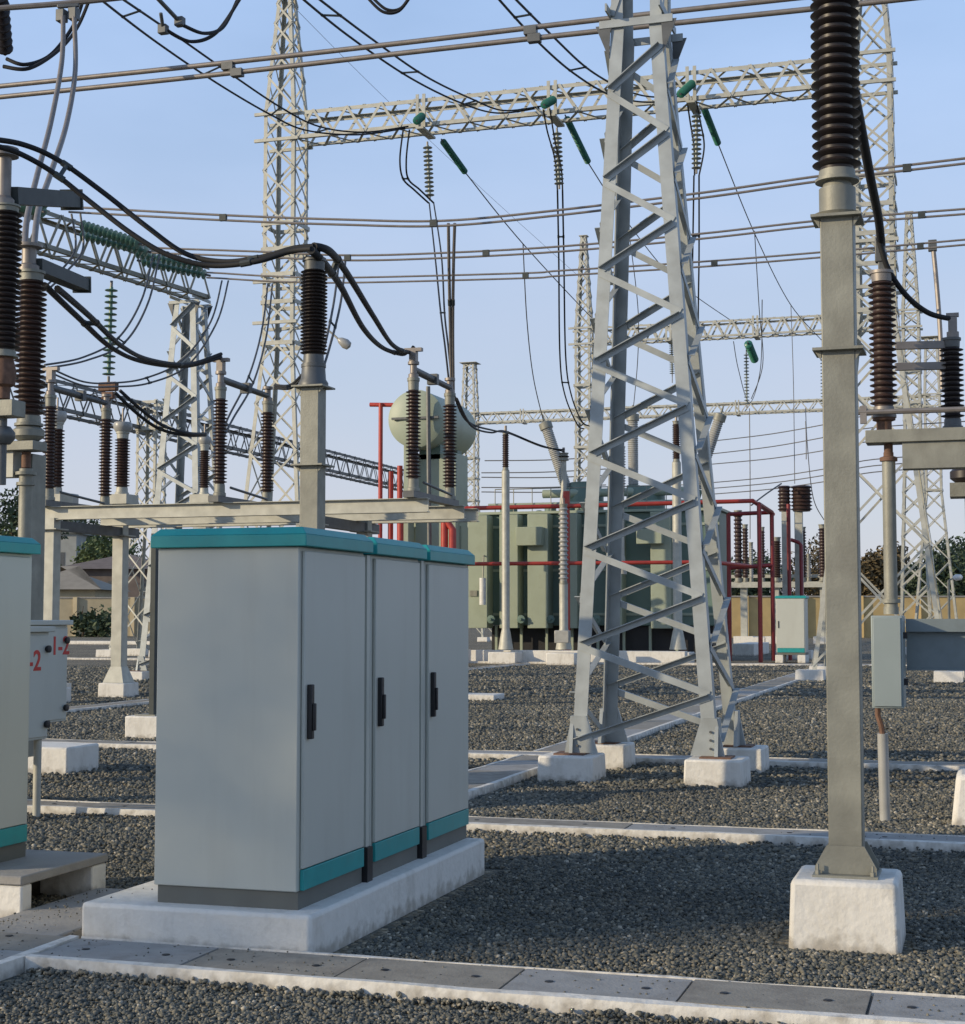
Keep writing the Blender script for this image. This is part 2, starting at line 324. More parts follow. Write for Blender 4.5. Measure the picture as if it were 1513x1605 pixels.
trench(-4.95, -4.32, 17.75, 53.5, 'y', 'long diagonal cable trench running back to the small far cabinet', pl=2, nmax=20)
trench(-15.0, -14.5, 17.75, 52, 'y', 'cable trench at far left beside the footings of the switch columns', pl=2, nmax=20)
trench(-34, 26, 53.5, 54.1, 'x', 'cable trench with white curb in front of the power transformer', pl=3, nmax=20)
tag(MB().box(-4.86, -4.32, 6.87, 8.2, -.05, .055).build('concrete_strip', M['conc_grey'], bevel=.01), kind='structure')
a = G(137, 1010); b = G(240, 1012)
tag(MB().box(-110, a.x+18, a.y, a.y+.8, 0, .2).build('road_kerb', M['conc']), kind='structure')

# ---------------------------------------------------------------- main cabinets
PX0, PX1, PY0, PY1, PZ = -4.2, -2.99, 6.92, 9.66, .22
def slab(name, x0, x1, y0, y1, z0, z1, label, cat, m=None, bev=.02, group=None):
    b = MB(); n = 9; nn = max(2, int((y1-y0)/.3)); rng = random.Random(int(x0*100))
    b.box(x0, x1, y0, y1, z0, z1)
    o = b.build(name, m or M['conc'], bevel=bev); return tag(o, label, cat, group)
slab('concrete_pad', PX0, PX1, PY0, PY1, -.05, PZ, 'white painted concrete pad under the three joined cabinets', 'pad')
def cabinet(x0, x1, y0, y1, z0, zt, label, handle_y=None, first=False, door='x', group='tall grey cabinets with teal caps', strip=True):
    t = thing('control_cabinet', ((x0+x1)/2, (y0+y1)/2, z0), label, 'cabinet', group)
    zb = z0+.085; zc = zt-.095
    MB().box(x0+.015, x1-.02, y0+.015, y1-.01, z0, zb).build('plinth', M['cabpl'], t)
    MB().box(x0, x1-.02, y0, y1, zb, zc).build('body', M['cab'], t, bevel=.006)
    o = .028
    c = MB(); c.box(x0-o, x1+o, y0-o, y1+o*.6, zc+.001, zc+.06)
    ch = .035
    vs = [(x0-o, y0-o, zc+.06), (x1+o, y0-o, zc+.06), (x1+o, y1+o*.6, zc+.06), (x0-o, y1+o*.6, zc+.06), (x0-o+ch, y0-o+ch, zt), (x1+o-ch, y0-o+ch, zt), (x1+o-ch, y1+o*.6-ch, zt), (x0-o+ch, y1+o*.6-ch, zt)]
    c.add(vs, [(0, 1, 5, 4), (1, 2, 6, 5), (2, 3, 7, 6), (3, 0, 4, 7), (4, 5, 6, 7)])
    c.build('roof_cap', M['teal'], t, bevel=.004)
    if door == 'x':
        d = MB().box(x1-.018, x1, y0+.03, y1-.03, zb+.105, zc-.02).build('door', M['cab'], t, bevel=.004)
        MB().box(x1-.018, x1+.002, y0+.03, y1-.03, zb+.004, zb+.101).build('bottom_panel', M['teal'], t, bevel=.003)
        hz = z0+.80; hy = y0+.075
        h = MB(); h.box(x1+.001, x1+.026, hy-.017, hy+.017, hz, hz+.26); h.box(x1+.026, x1+.04, hy-.011, hy+.011, hz+.04, hz+.17)
        h.build('handle', M['black'], d, bevel=.004)
    else:
        d = MB().box(x0+.03, x1-.05, y0-.016, y0-.001, zb+.16, zc-.02).build('door', M['cab'], t, bevel=.004)
        MB().box(x0+.03, x1-.05, y0-.016, y0-.001, zb+.004, zb+.155).build('bottom_panel', M['teal'], t, bevel=.003)
        h = MB(); h.box(x0+.07, x0+.1, y0-.035, y0-.017, z0+.95, z0+1.2); h.build('handle', M['black'], d)
    return t
CX0, CX1 = -3.86, -3.085
ys = [(7.02, 7.86), (7.96, 8.72), (8.82, 9.64)]
lb = ['nearest of the three joined grey cabinets, its plain side facing the camera', 'middle one of the three joined grey cabinets on the white pad', 'farthest of the three joined grey cabinets on the white pad']
for i, (a, b) in enumerate(ys):
    t = cabinet(CX0, CX1, a, b, PZ, 2.035-.004*i, lb[i])
    if i < 2:
        j = ys[i+1][0]
        MB().box(CX0+.05, CX1-.035, b+.002, j-.002, PZ+.18, 1.93).build('joint_cover', M['cab'], t)
        MB().box(CX1-.034, CX1-.012, b+.028, j-.028, PZ+.18, 1.93).build('joint_rib', M['cab'], t)
        MB().box(CX0+.05, CX1+.004, b+.012, j-.012, PZ, PZ+.178).build('joint_foot', M['black'], t)
# neighbour cabinet on a raised slab, left edge
t = thing('raised_slab', (-5.4, 7.85, 0), 'grey topped slab on white blocks under the cabinet at the left edge', 'slab')
MB().box(-6.1, -4.86, 7.42, 8.3, .185, .235).build('slab_top', M['conc_grey'], t, bevel=.008)
MB().box(-6.1, -4.865, 7.43, 7.53, -.03, .184).build('support_block', M['conc'], t, bevel=.012)
MB().box(-6.1, -4.865, 8.14, 8.29, -.03, .184).build('support_block', M['conc'], t, bevel=.012)
MB().box(-6.05, -5.2, 7.54, 8.13, -.03, .18).build('opening_shade', M['black'], t)  # black block fills the slab opening in place of its deep shade
cabinet(-5.98, -5.23, 7.44, 8.06, .235, 2.06, 'partly cut off grey cabinet with teal cap at the left edge of the photo')

# ---------------------------------------------------------------- insulators
def shed_prof(h, rc, rs, n, z0=0):
    p = []; q = h/n
    for i in range(n):
        z = z0+i*q; p += [(rc, z), (rc*1.02, z+q*.28), (rs*.97, z+q*.5), (rs, z+q*.58), (rs*.96, z+q*.66), (rc*1.08, z+q*.82)]
    p.append((rc, z0+h)); return p
def insulator(parent, base, axis, h, rc, rs, n, m='porc', caps='galv', cap=.09, nn=20, name='insulator', pm=None):
    base = V(base); ax = V(axis).normalized()
    o = MB().lathe(base+ax*cap, ax, shed_prof(h-2*cap, rc, rs, n), nn).build(name, M[m], parent)
    c = MB(); c.lathe(base, ax, [(rc*1.35, 0), (rc*1.35, cap*.25), (rc*1.15, cap*.3), (rc*1.1, cap*.98)], nn); c.build('end_fitting', M[caps], o)
    c = MB(); c.lathe(base+ax*(h-cap*.98), ax, [(rc*1.1, 0), (rc*1.15, cap*.7), (rc*1.3, cap*.72), (rc*1.3, cap*.98)], nn); c.build('end_fitting', M[caps], o)
    return o
def string_ins(name, a, b, n, r, m, label, group, hard='wire', fit=.12):
    a = V(a); b = V(b); L = (b-a).length; d = (b-a).normalized()
    t = thing(name, a, label, 'insulator', group)
    p = []; h = L*(1-2*fit/ max(L, .3) * .5) ; s0 = L*.06; hh = L*.88; q = hh/n
    for i in range(n):
        z = s0+i*q; p += [(r*.28, z), (r*.3, z+q*.35), (r*.9, z+q*.5), (r, z+q*.62), (r*.92, z+q*.68), (r*.3, z+q*.75)]
    MB().lathe(a, d, p, 12).build('disc_string', M[m], t)
    MB().tube([a, a+d*s0*1.02], r*.22, 6).build('end_fitting', M[hard], t)
    MB().tube([a+d*(L*.94-.01), b], r*.22, 6).build('end_fitting', M[hard], t)
    return t

# ---------------------------------------------------------------- footing + steel box column
def column_stand(cx, cy, w, zf, ztop, label, pl=.5, flanges=(), group=None, cat='steel column', name='column_stand', gus=True, mt='galv', plate=.25):
    t = thing(name, (cx, cy, 0), label, cat, group)
    f = MB(); f.frus((cx, cy), (pl*1.03, pl*1.03), (pl*.97, pl*.97), -.05, zf); f.build('footing', M['conc'], t, bevel=.025)
    MB().box(cx-w/2, cx+w/2, cy-w/2, cy+w/2, zf+.012, ztop).build('column', M[mt], t, bevel=.006)
    b = MB().box(cx-w*.95, cx+w*.95, cy-w*.95, cy+w*.95, zf, zf+.012)
    b.build('base_plate', M[mt], t)
    if gus:
        g = MB()
        for s in (-1, 1):
            g.prism([(cx-w*.9, cy+s*w*.56, zf+.013), (cx+w*.9, cy+s*w*.56, zf+.013), (cx+w*.9, cy+s*w*.56, zf+.045), (cx+w*.55, cy+s*w*.56, zf+.15), (cx-w*.55, cy+s*w*.56, zf+.15), (cx-w*.9, cy+s*w*.56, zf+.045)], (0, .01*s, 0))
            for q in (-.8, .8): g.lathe((cx+q*w, cy+s*w*.8, zf+.012), (0, 0, 1), [(.014, 0), (.014, .02), (.007, .021), (.007, .05)], 6)
        g.build('base_gusset', M[mt], t)
    for z in flanges:
        MB().box(cx-plate/2, cx+plate/2, cy-plate/2, cy+plate/2, z, z+.014).build('flange_plate', M[mt], t)
        g = MB()
        for s in (-1, 1):
            g.prism([(cx+s*(w/2+.002), cy-w/2, z-.002), (cx+s*(plate/2-.01), cy-w/2, z-.002), (cx+s*(w/2+.002), cy-w/2, z-.05)], (0, .008, 0))
        g.build('flange_rib', M[mt], t)
    return t
c0 = G(1338, 1381, .32)
cx, cy = -.655, 8.2
t = column_stand(cx, cy, .165, .33, 3.63, 'tall steel box column on white plinth at right foreground carrying a black insulator', .52, (2.94, 3.62), name='insulator_column')
MB().lathe((cx, cy, 3.635), (0, 0, 1), [(.115, 0), (.125, .015), (.092, .02), (.092, .15), (.075, .155), (.065, .2)], 28).build('insulator_base', M['galv'], t)
insulator(t, (cx, cy, 3.82), (0, 0, 1), 1.9, .082, .124, 34, 'porcb', cap=.06, nn=32)
# second insulator column behind the cabinets
p = W(490, 800, 13.7); cx, cy = p.x, p.y
t = column_stand(cx, cy, .17, .3, 3.58, 'steel column standing behind the three cabinets with a dark ribbed insulator on top', .52, (2.9, 3.58), name='insulator_column', plate=.29)
MB().lathe((cx, cy, 3.594), (0, 0, 1), [(.13, 0), (.13, .03), (.11, .06), (.1, .2)], 24).build('insulator_base', M['galvdark'], t)
h = W(490, 405, 13.7).z-3.76
insulator(t, (cx, cy, 3.76), (0, 0, 1), h, .08, .118, 24, 'porcb', 'galvdark', cap=.11, nn=28)
# ---------------------------------------------------------------- lattice towers
def lattice_tower(cx, cy, wb, wt, z0, z1, step, label, leg=.13, br=.075, foot=.55, fz=.27, name='lattice_tower', group='lattice steel towers', top=True, ext=0, lean=0):
    t = thing(name, (cx, cy, 0), label, 'lattice tower', group)
    def P(i, j, z):
        w_ = (wb+(wt-wb)*(z-z0)/(z1-z0))/2; return V((cx+i*w_+lean*(z-z0), cy+j*w_, z))
    for i, j in ((-1, -1), (1, -1), (1, 1), (-1, 1)):
        o = MB().angle(P(i, j, z0), P(i, j, z1), (-i, 0, 0), (0, -j, 0), leg, .014).build('leg', M['galvtower'], t)
        g = MB(); p = P(i, j, z0)
        for q in (0, 1):
            if q == 0: g.prism([p+V((-i*.26, -j*.02, 0)), p+V((i*.07, -j*.02, 0)), p+V((i*.0, -j*.02, .36)), p+V((-i*.15, -j*.02, .36))], (0, j*.035, 0))
            else: g.prism([p+V((-i*.02, -j*.26, 0)), p+V((-i*.02, j*.07, 0)), p+V((-i*.02, j*.0, .36)), p+V((-i*.02, -j*.15, .36))], (i*.035, 0, 0))
        g.build('base_gusset', M['galvtower'], t)
        MB().cbox((p.x, p.y, z0-.008), .3, .3, .016).build('base_plate', M['rust'], t)
        bo = MB()
        for a_ in (0, 1, 2):
            bo.lathe(p+V((-i*.06, j*.022, .07+.08*a_)), (0, j, 0), [(.013, 0), (.013, .014)], 6)
        bo.build('bolts', M['galvdark'], t)
        MB().frus((p.x, p.y), (foot*1.02, foot*1.02), (foot*.98, foot*.98), -.05, z0-.016).build('footing', M['conc'], t, bevel=.02)
    faces = [((-1, -1), (1, -1), V((0, -1, 0))), ((1, -1), (1, 1), V((1, 0, 0))), ((1, 1), (-1, 1), V((0, 1, 0))), ((-1, 1), (-1, -1), V((-1, 0, 0)))]
    for k, (A, B, nrm) in enumerate(faces):
        i = 0; z = z0+.1
        while z+step < z1:
            a = P(*(A if i % 2 == 0 else B), z); b = P(*(B if i % 2 == 0 else A), z+step)
            d = (b-a).normalized(); up = nrm.cross(d).normalized()
            if up.z < 0: up = -up
            a = a+d*.035; b = b-d*.035; o_ = nrm*.004
            m = MB()
            if i % 2 == 0: m.angle(a+o_+up*br/2, b+o_+up*br/2, -up, nrm, br, .009)      # one leg stands out of the face
            else: m.angle(a+nrm*.012+up*br/2, b+nrm*.012+up*br/2, -up, -nrm, br, .009)
            m.build('brace', M['galvtower'], t)
            z += step; i += 1
    if top:
        pz = z1
        for sg in (-1, 1):
            MB().bar(P(-1, sg, pz)+V((-.12, sg*.03, 0)), P(1, sg, pz)+V((.12, sg*.03, 0)), .02, .08).build('cross_bar', M['galvtower'], t)
            MB().bar(P(sg, -1, pz+.123)+V((sg*.02, -.2, 0)), P(sg, 1, pz+.123)+V((sg*.02, .2, 0)), .02, .08).build('cross_bar', M['galvtower'], t)
        if ext:
            for i, j in ((-1, -1), (1, -1), (1, 1), (-1, 1)):
                q = P(i, j, z1); MB().angle(q, q+V((0, 0, ext)), (-i, 0, 0), (0, -j, 0), leg*.9, .014).build('head_post', M['galvtower'], t)
            for (A, B, nrm) in faces:
                q = P(*A, z1)+V((0, 0, .1)); r2 = P(*B, z1)+V((0, 0, ext)); MB().bar(q+nrm*.01, r2+nrm*.01, .012, .07).build('brace', M['galvtower'], t)
        for i in (-1, 1):
            for j in (-1, 1):
                p = P(i, j, pz-.01)
                MB().prism([p+V((0, j*.03, 0)), p+V((i*.16, j*.03, 0)), p+V((i*.02, j*.03, -.35))], (0, .012, 0)).build('top_gusset', M['galvdark'], t)
    return t
lattice_tower(-3.16, 16.15, 1.44, .53, .27, 7.75, .475, 'nearest lattice steel tower on four white plinths, right of the cabinets', leg=.135, br=.066, foot=.56, ext=1.6, lean=-.016)
TL = G(216, 1068, 0); tw = 1.75
lt = (TL.x+tw/2, TL.y+tw/2)
lattice_tower(lt[0], lt[1], tw, .62, .27, 9.7, .62, 'lattice tower at left carrying the end of the long gantry beam', leg=.16, br=.09, foot=.6)

def big_tower(cx, cy, ws, wb, zs, zt, zpk, label, group='tall gantry towers', leg=.11, m='galvlight', rings=(), plates=(), name='gantry_tower', foot=.7, pk=.25):
    t = thing(name, (cx, cy, 0), label, 'gantry tower', group)
    def P(i, j, z):
        if z < zs: w_ = wb+(ws-wb)*z/zs
        elif z <= zt: w_ = ws
        else: w_ = ws+(pk-ws)*(z-zt)/(zpk-zt)
        return V((cx+i*w_/2, cy+j*w_/2, z))
    C4 = ((-1, -1), (1, -1), (1, 1), (-1, 1))
    for i, j in C4:
        l = MB(); zz = [0, zs, zt]+([zpk] if zpk > zt else [])
        for a, b in zip(zz[:-1], zz[1:]): l.angle(P(i, j, a), P(i, j, b), (-i, 0, 0), (0, -j, 0), leg, .014)
        l.build('leg', M[m], t)
        p = P(i, j, 0); MB().frus((p.x, p.y), (foot, foot), (foot*.95, foot*.95), -.05, .3).build('footing', M['conc'], t)
    fc = [(C4[k], C4[(k+1) % 4]) for k in range(4)]
    nr = [V((0, -1, 0)), V((1, 0, 0)), V((0, 1, 0)), V((-1, 0, 0))]
    b = MB(); z = .4
    while z < zpk-.3:
        w_ = (P(1, 1, z)-P(-1, 1, z)).length; st = max(.5, w_*.95) if z < zt else max(.6, w_*1.1)
        if z < zt < z+st*1.3: st = zt-z
        z2 = min(z+st, zpk)
        for (A, B), n_ in zip(fc, nr):
            o_ = n_*.012
            b.bar(P(*A, z)+o_, P(*B, z2)+o_, .055, .012, n_) if False else b.bar(P(*A, z)+o_, P(*B, z2)+o_, .012, .06, n_.cross((P(*B, z2)-P(*A, z)).normalized()))
            o_ = n_*.026
            b.bar(P(*B, z)+o_, P(*A, z2)+o_, .012, .06, n_.cross((P(*A, z2)-P(*B, z)).normalized()))
        z = z2
    b.build('bracing', M[m], t)
    for zr in rings:
        r_ = MB()
        for (A, B), n_ in zip(fc, nr): r_.bar(P(*A, zr)+n_*.05, P(*B, zr)+n_*.05, .03, .12)
        r_.build('ring_frame', M[m], t)
    for zr in plates:
        for s in (-1, 1): MB().bar(P(-1, s, zr)+V((-.28, s*.04, 0)), P(1, s, zr)+V((.12, s*.04, 0)), .07, .09).build('cross_bar', M[m], t)
    if zpk > zt: MB().cbox((cx, cy, zpk+.02), pk*1.6, pk*1.6, .03).build('peak_plate', M[m], t)
    return t
def truss(a, b, wv, h, label, m='galvlight', ch=.09, dg=.05, name='gantry_beam', group='lattice gantry beams', npan=None, cat='gantry beam', plates=()):
    """four chord lattice beam; a, b: centre of the near bottom chord ends; wv: vector to the other side"""
    a = V(a); b = V(b); wv = V(wv); u = V((0, 0, h)); L = (b-a).length; d = (b-a)/L
    t = thing(name, a, label, cat, group); n = npan or max(4, int(L/(h*1.15)))
    for q in (V((0, 0, 0)), u, wv, wv+u):
        nx = wv.normalized() if q in (V((0, 0, 0)), u) else -wv.normalized(); nz = V((0, 0, 1 if q.z == 0 else -1))
        MB().angle(a+q, b+q, nx, nz, ch, .012).build('chord', M[m], t)
    g = MB(); g2 = MB()
    for i in range(n):
        p = a+d*(L*i/n); q = a+d*(L*(i+1)/n); mid = (p+q)/2
        for s in (V((0, 0, 0)), wv):
            off = -wv.normalized()*.01 if s.length == 0 else wv.normalized()*.01
            up = V((0, 0, 1))
            g.bar(p+s+off, mid+u+s+off, .012 if False else dg, .012, up) if False else g.bar(p+s+off, mid+u+s+off, .012, dg)
            g.bar(mid+u+s+off*2.6, q+s+off*2.6, .012, dg)
        for zz in (V((0, 0, -.008)), u+V((0, 0, .008))):
            g2.bar(p+zz, mid+wv+zz, dg, .012); g2.bar(mid+wv+zz, q+zz, dg, .012)
    g.build('side_lacing', M[m], t); g2.build('flat_lacing', M[m], t)
    for f in plates:
        p = a+d*(L*f); e = MB()
        for s in (-.045, .045):
            e.bar(p+d*s*2.2-wv.normalized()*.03+V((0, 0, -.05)), p+d*s*2.2-wv.normalized()*.03+u+V((0, 0, .12)), .09, .03)
        e.bar(p-wv.normalized()*.1+V((0, 0, -.06)), p+wv*1.1+V((0, 0, -.06)), .22, .06)
        e.build('hanger_frame', M[m], t)
    return t
# main gantry, 15 m high
mg = W(449, 205, 46); MY = mg.y; x1 = PY(1368, 100, MY).x
zb = PY(449, 226, MY).z; zt_ = PY(449, 184, MY).z
TZ = zt_
for X, lab in ((mg.x, 'tall pale lattice tower with a peak, left of centre behind the insulator'), (x1, 'tall pale lattice tower with a peak behind the right foreground column')):
    big_tower(X, MY, .98, 2.5 if X == mg.x else 3.3, 9.4, TZ+.05, TZ+4.6, lab, rings=(9.5, 12.25, 13.0, 10.7, 11.5), plates=(TZ-.02, zb, 10.1, 11.3))
truss((mg.x+.52, MY-.44, zb), (x1-.52, MY-.44, zb), (0, .88, 0), TZ-zb, 'long lattice beam high across the sky between the two tallest towers', plates=[(PY(q, 150, MY).x-mg.x-.52)/(x1-mg.x-1.04) for q in (668, 872, 1088)], ch=.11, dg=.075, npan=15)

# left gantry beam, running away from the camera
ga = G(20, 372, 9.85); gb = G(328, 468, 9.85)
dv = (gb-ga).normalized(); wv = V((-dv.y, dv.x, 0))*.62
truss(ga-dv*6, gb, wv, .85, 'lattice beam at upper left running away above the brown insulators', m='galv', ch=.1, dg=.07, npan=15)
fa = G(345, 700, 9.4); fb = G(632, 765, 9.4); dv2 = (fb-fa).normalized()
truss(fa-dv2*16, fb+dv2*3, V((-dv2.y, dv2.x, 0))*1.1, 1.15, 'dark distant lattice beam sloping down behind the left columns', m='galvdark', ch=.14, dg=.09, npan=30)
p = W(236, 800, 66)
big_tower(p.x, p.y, .9, 2.4, 6.5, 10.6, 10.6, 'distant thin lattice tower seen between the left columns and the cabinet', rings=(9.4, 10.5), group='distant lattice towers')
p = fb+dv2*4
big_tower(p.x, p.y, .9, 2.4, 6.5, 10.6, 10.6, 'distant lattice tower behind the oil conservator', rings=(9.4, 10.5), group='distant lattice towers')
# far gantries right
fg = W(916, 528, 74)
x2 = PY(1385, 560, fg.y).x; zb = PY(916, 541, fg.y).z; ztp = PY(916, 516, fg.y).z
for X, lab in ((fg.x, 'distant gantry tower hidden partly behind the near lattice tower'), (PY(1428, 500, fg.y).x, 'distant peaked gantry tower at right above the switch arms')):
    big_tower(X, fg.y, .75, 1.4, 9.4, ztp, ztp+4.4, lab, rings=(9.5, 12.4, 11), plates=(zb, ztp), group='distant lattice towers')
truss((fg.x+.5, fg.y-.4, zb), (x2+.6, fg.y-.4, zb), (0, .85, 0), ztp-zb, 'distant lattice beam crossing behind the near tower at mid height', npan=18, dg=.08, plates=[.26, .55, .85])
hg = W(737, 655, 108); zb = PY(737, 665, hg.y).z; ztp = PY(737, 648, hg.y).z
for q, lab in ((737, 'distant peaked lattice tower right of the oil conservator'), (1462, 'far pale lattice tower by the right edge')):
    big_tower(PY(q, 650, hg.y).x, hg.y, 1.0, 2.8, 9.4, ztp, ztp+3.6 if q > 1000 else W(737, 570, 108).z, lab, rings=(9.5, 12.4, 11), plates=(zb, ztp), group='distant lattice towers', leg=.13, pk=.75)
truss((PY(741, 650, hg.y).x, hg.y-.4, zb), (PY(1460, 650, hg.y).x, hg.y-.4, zb), (0, .85, 0), ztp-zb, 'farthest lattice beam, low on the skyline behind the transformer', npan=28, plates=[.12, .6, .85], ch=.12, dg=.07)
# ---------------------------------------------------------------- disconnector bank (left middle)
C1 = G(186, 1070, .3); BYb = C1.y; BYf = BYb-2.5
zbeam = PY(400, 788, BYf).z
Xl = C1.x; Xr = PY(490, 800, BYf).x
t = thing('switch_frame', (Xl, BYf, 0), 'pale steel frame of long beams on columns carrying the brown switch insulators', 'steel frame')
cols = [(Xl, BYf), (Xl, BYb), (Xr, BYf), (Xr, BYb)]
for x, y in cols:
    MB().box(x-.12, x+.12, y-.12, y+.12, .31, zbeam-.42).build('column', M['galvlight'], t, bevel=.01)
    MB().frus((x, y), (.6, .6), (.58, .58), -.05, .3).build('footing', M['conc'], t, bevel=.02)
    MB().frus((x, y), (.46, .46), (.25, .25), .305, .62).build('base_gusset', M['galvlight'], t)
    k = MB(); k.cbox((x, y, zbeam-.41), .44, .44, .02); k.cbox((x, y, zbeam-.3), .22, .22, .2); k.build('column_cap', M['galvlight'], t)
xb0 = PY(70, 795, BYf).x; xb1 = PY(672, 790, BYf).x
for y in (BYf, BYf+2.0, BYb+.35):
    k = MB(); k.box(xb0, xb1, y-.008, y+.008, zbeam-.22, zbeam); k.box(xb0, xb1, y-.09, y+.09, zbeam+.001, zbeam+.013); k.box(xb0, xb1, y-.09, y+.09, zbeam-.233, zbeam-.221)
    k.build('long_beam', M['galvlight'], t)
for x in (Xl, Xr):
    MB().box(x-.08, x+.08, BYf+.12, BYb+.6, zbeam-.43, zbeam-.24).build('cross_beam', M['galvdark'], t)
SP = {}
dl = ['left', 'middle', 'right']
for i, (pf, yt, yb) in enumerate(((78, 610, 775), (345, 625, 765), (648, 596, 762))):
    xf = PY(pf, 700, BYf).x
    lab = ['brown insulator switch unit at the left end of the pale beam', 'brown insulator switch unit at the middle of the pale beam', 'brown insulator switch unit at the right end of the pale beam before the green tank'][i]
    t = thing('disconnector', (xf, BYf, zbeam), lab, 'high voltage switch', 'brown insulator switches on the pale beam')
    k = MB(); k.box(xf-.1, xf+.1, BYf-.25, BYf+2.25, zbeam+.018, zbeam+.13); k.build('base_channel', M['galvdark'], t)
    tops = []
    for y in (BYf, BYf+2.0):
        h = 1.98
        insulator(t, (xf, y, zbeam+.135), (0, 0, 1), h, .085, .135, 24, 'porc', cap=.22, nn=20)
        k = MB(); k.lathe((xf, y, zbeam+.14+h), (0, 0, 1), [(.09, 0), (.09, .06), (.06, .08), (.06, .22), (.1, .23), (.1, .28)], 14); k.build('head_clamp', M['alu'], t)
        tops.append(V((xf, y, zbeam+.14+h)))
    k = MB(); q = tops[0]+V((0, 0, .14)); r_ = tops[1]+V((0, 0, .1)); mm = q.lerp(r_, .52)
    k.tube([q, mm], .065, 12); k.tube([mm, r_], .055, 12); k.cbox(mm, .19, .12, .19); k.build('contact_arm', M['galvdark'], t)
    k = MB(); k.box(xf-.06, xf+.06, BYf-.07, BYf+.07, tops[0].z+.28, tops[0].z+.46); k.box(xf-.16, xf+.16, BYf-.05, BYf+.05, tops[0].z+.46, tops[0].z+.52); k.build('terminal', M['alu'], t)
    SP[i] = (tops[0]+V((0, 0, .54)), tops[1]+V((0, 0, .3)))
    k = MB(); k.tube([(xf+.12, BYf+.2, zbeam+.3), (xf+.1, BYf+1.8, zbeam+.2)], .025, 8); k.build('operating_rod', M['galvdark'], t)
# three capped instrument transformers behind the beam
for px, yt, yb, D, lab in ((88, 645, 775, 33.5, 'metal capped brown insulator behind the leftmost switch post'), (191, 662, 775, 33, 'metal capped brown insulator beside the second switch post'), (320, 685, 775, 37, 'thin brown insulator with grey cap left of the middle switch post')):
    a = W(px, yb, D); b = W(px, yt, D); h = b.z-a.z
    t = thing('instrument_transformer', (a.x, a.y, 0), lab, 'instrument transformer', 'metal capped brown insulators')
    r_ = .15 if px != 320 else .12
    insulator(t, (a.x, a.y, a.z), (0, 0, 1), h*.87, r_*.72, r_*1.08, 17, 'porc', 'galvlight', cap=.15)
    MB().lathe((a.x, a.y, a.z+h*.87), (0, 0, 1), [(r_*1.0, 0), (r_*1.25, .06), (r_*1.3, h*.13-.04), (r_*1.15, h*.13), (.02, h*.13+.01)], 20).build('expansion_cap', M['porcg'], t)
    MB().lathe((a.x, a.y, a.z+h), (0, 0, 1), [(.02, 0), (.02, .3)], 6).build('terminal', M['alu'], t)
    k = MB(); k.cbox((a.x, a.y, a.z-.11), .5, .5, .2); k.build('base_box', M['galvlight'], t)
    k = .035 if px < 100 else .1; MB().box(a.x-k, a.x+k, a.y-k, a.y+k, .2, a.z-.212).build('column', M['galvlight'], t)
    MB().cbox((a.x, a.y, .1), .55, .55, .25).build('footing', M['conc'], t)
a = W(108, 785, 35); tag(MB().cbox((a.x, a.y, a.z), .32, .3, .3).build('junction_box', M['porcg'], bevel=.02), 'small white box on the left end of the pale beam', 'junction box')
pj = a
tag(MB().box(G(195, 1158).x, G(195, 1158).x+.6, G(195, 1158).y, G(195, 1158).y+.55, -.05, .3).build('column_footing', M['conc'], bevel=.02), 'white footing beside the left edge of the main cabinet', 'footing')
c = G(195, 1158); t = thing('steel_post', (c.x+.42, c.y+.28, .3), 'steel post, coloured dark for its shaded side, rising along the left edge of the main cabinet', 'post')
MB().box(c.x+.3, c.x+.37, c.y+.1, c.y+.2, .302, 2.72).build('post', M['armdark'], t); MB().cbox((c.x+.25, c.y+.23, .31), .3, .3, .015).build('base_plate', M['galv'], t)  # dark colour stands in for the post's shaded side face
tag(MB().box(G(733, 1102).x-1, G(775, 1100).x, G(775, 1100).y, G(775, 1100).y+.7, -.05, .13).build('concrete_block', M['conc'], bevel=.02), 'low white concrete block right beside the far edge of the cabinets', 'concrete block')

# ---------------------------------------------------------------- left edge switch (near)
def arm(t, a, b, w_=.16, h=.13):
    k = MB(); k.bar(a, b, w_, h); d = (V(b)-V(a)).normalized(); k.bar(V(b)-d*.01, V(b)+d*.03, w_*1.15, h*1.35); return k.build('contact_arm', M['armdark'], t)
DL = 15.2
a = W(45, 668, DL); t = thing('near_disconnector', (a.x, a.y, 0), 'large dark brown insulator switch on steel post by the left edge', 'high voltage switch', 'large switches at the left edge')
b = W(45, 425, DL)
insulator(t, a, (0, 0, 1), b.z-a.z, .1, .15, 26, 'porc', cap=.1, nn=28)
k = MB(); k.lathe((a.x, a.y, a.z-.14), (0, 0, 1), [(.1, 0), (.15, .04), (.15, .1), (.1, .14)], 20); k.build('bearing', M['galv'], t)
k = MB(); k.lathe((b.x, b.y, b.z), (0, 0, 1), [(.1, 0), (.1, .05), (.07, .07), (.07, .22), (.13, .23), (.13, .26)], 16); k.build('head_clamp', M['alu'], t)
arm(t, (b.x+.02, b.y+.05, b.z+.07), W(128, 446, DL+1.9), .17, .13)
bz = a.z-.15
MB().box(a.x-1.3, a.x+.13, a.y-.12, a.y+.12, bz-.09, bz).build('base_beam', M['galv'], t, bevel=.005)
MB().box(a.x-1.3, a.x-.12, a.y-.07, a.y+.07, bz-.34, bz-.093).build('web_beam', M['galvlight'], t)
cw = .12
MB().box(a.x-.16, a.x-.03, a.y+.12, a.y+.36, .27, bz-.1).build('column', M['galv'], t, bevel=.005)
MB().tube([(a.x-.02, a.y, bz-.1), (a.x-.02, a.y, bz-.25)], .045, 10).build('shaft', M['rust'], t)
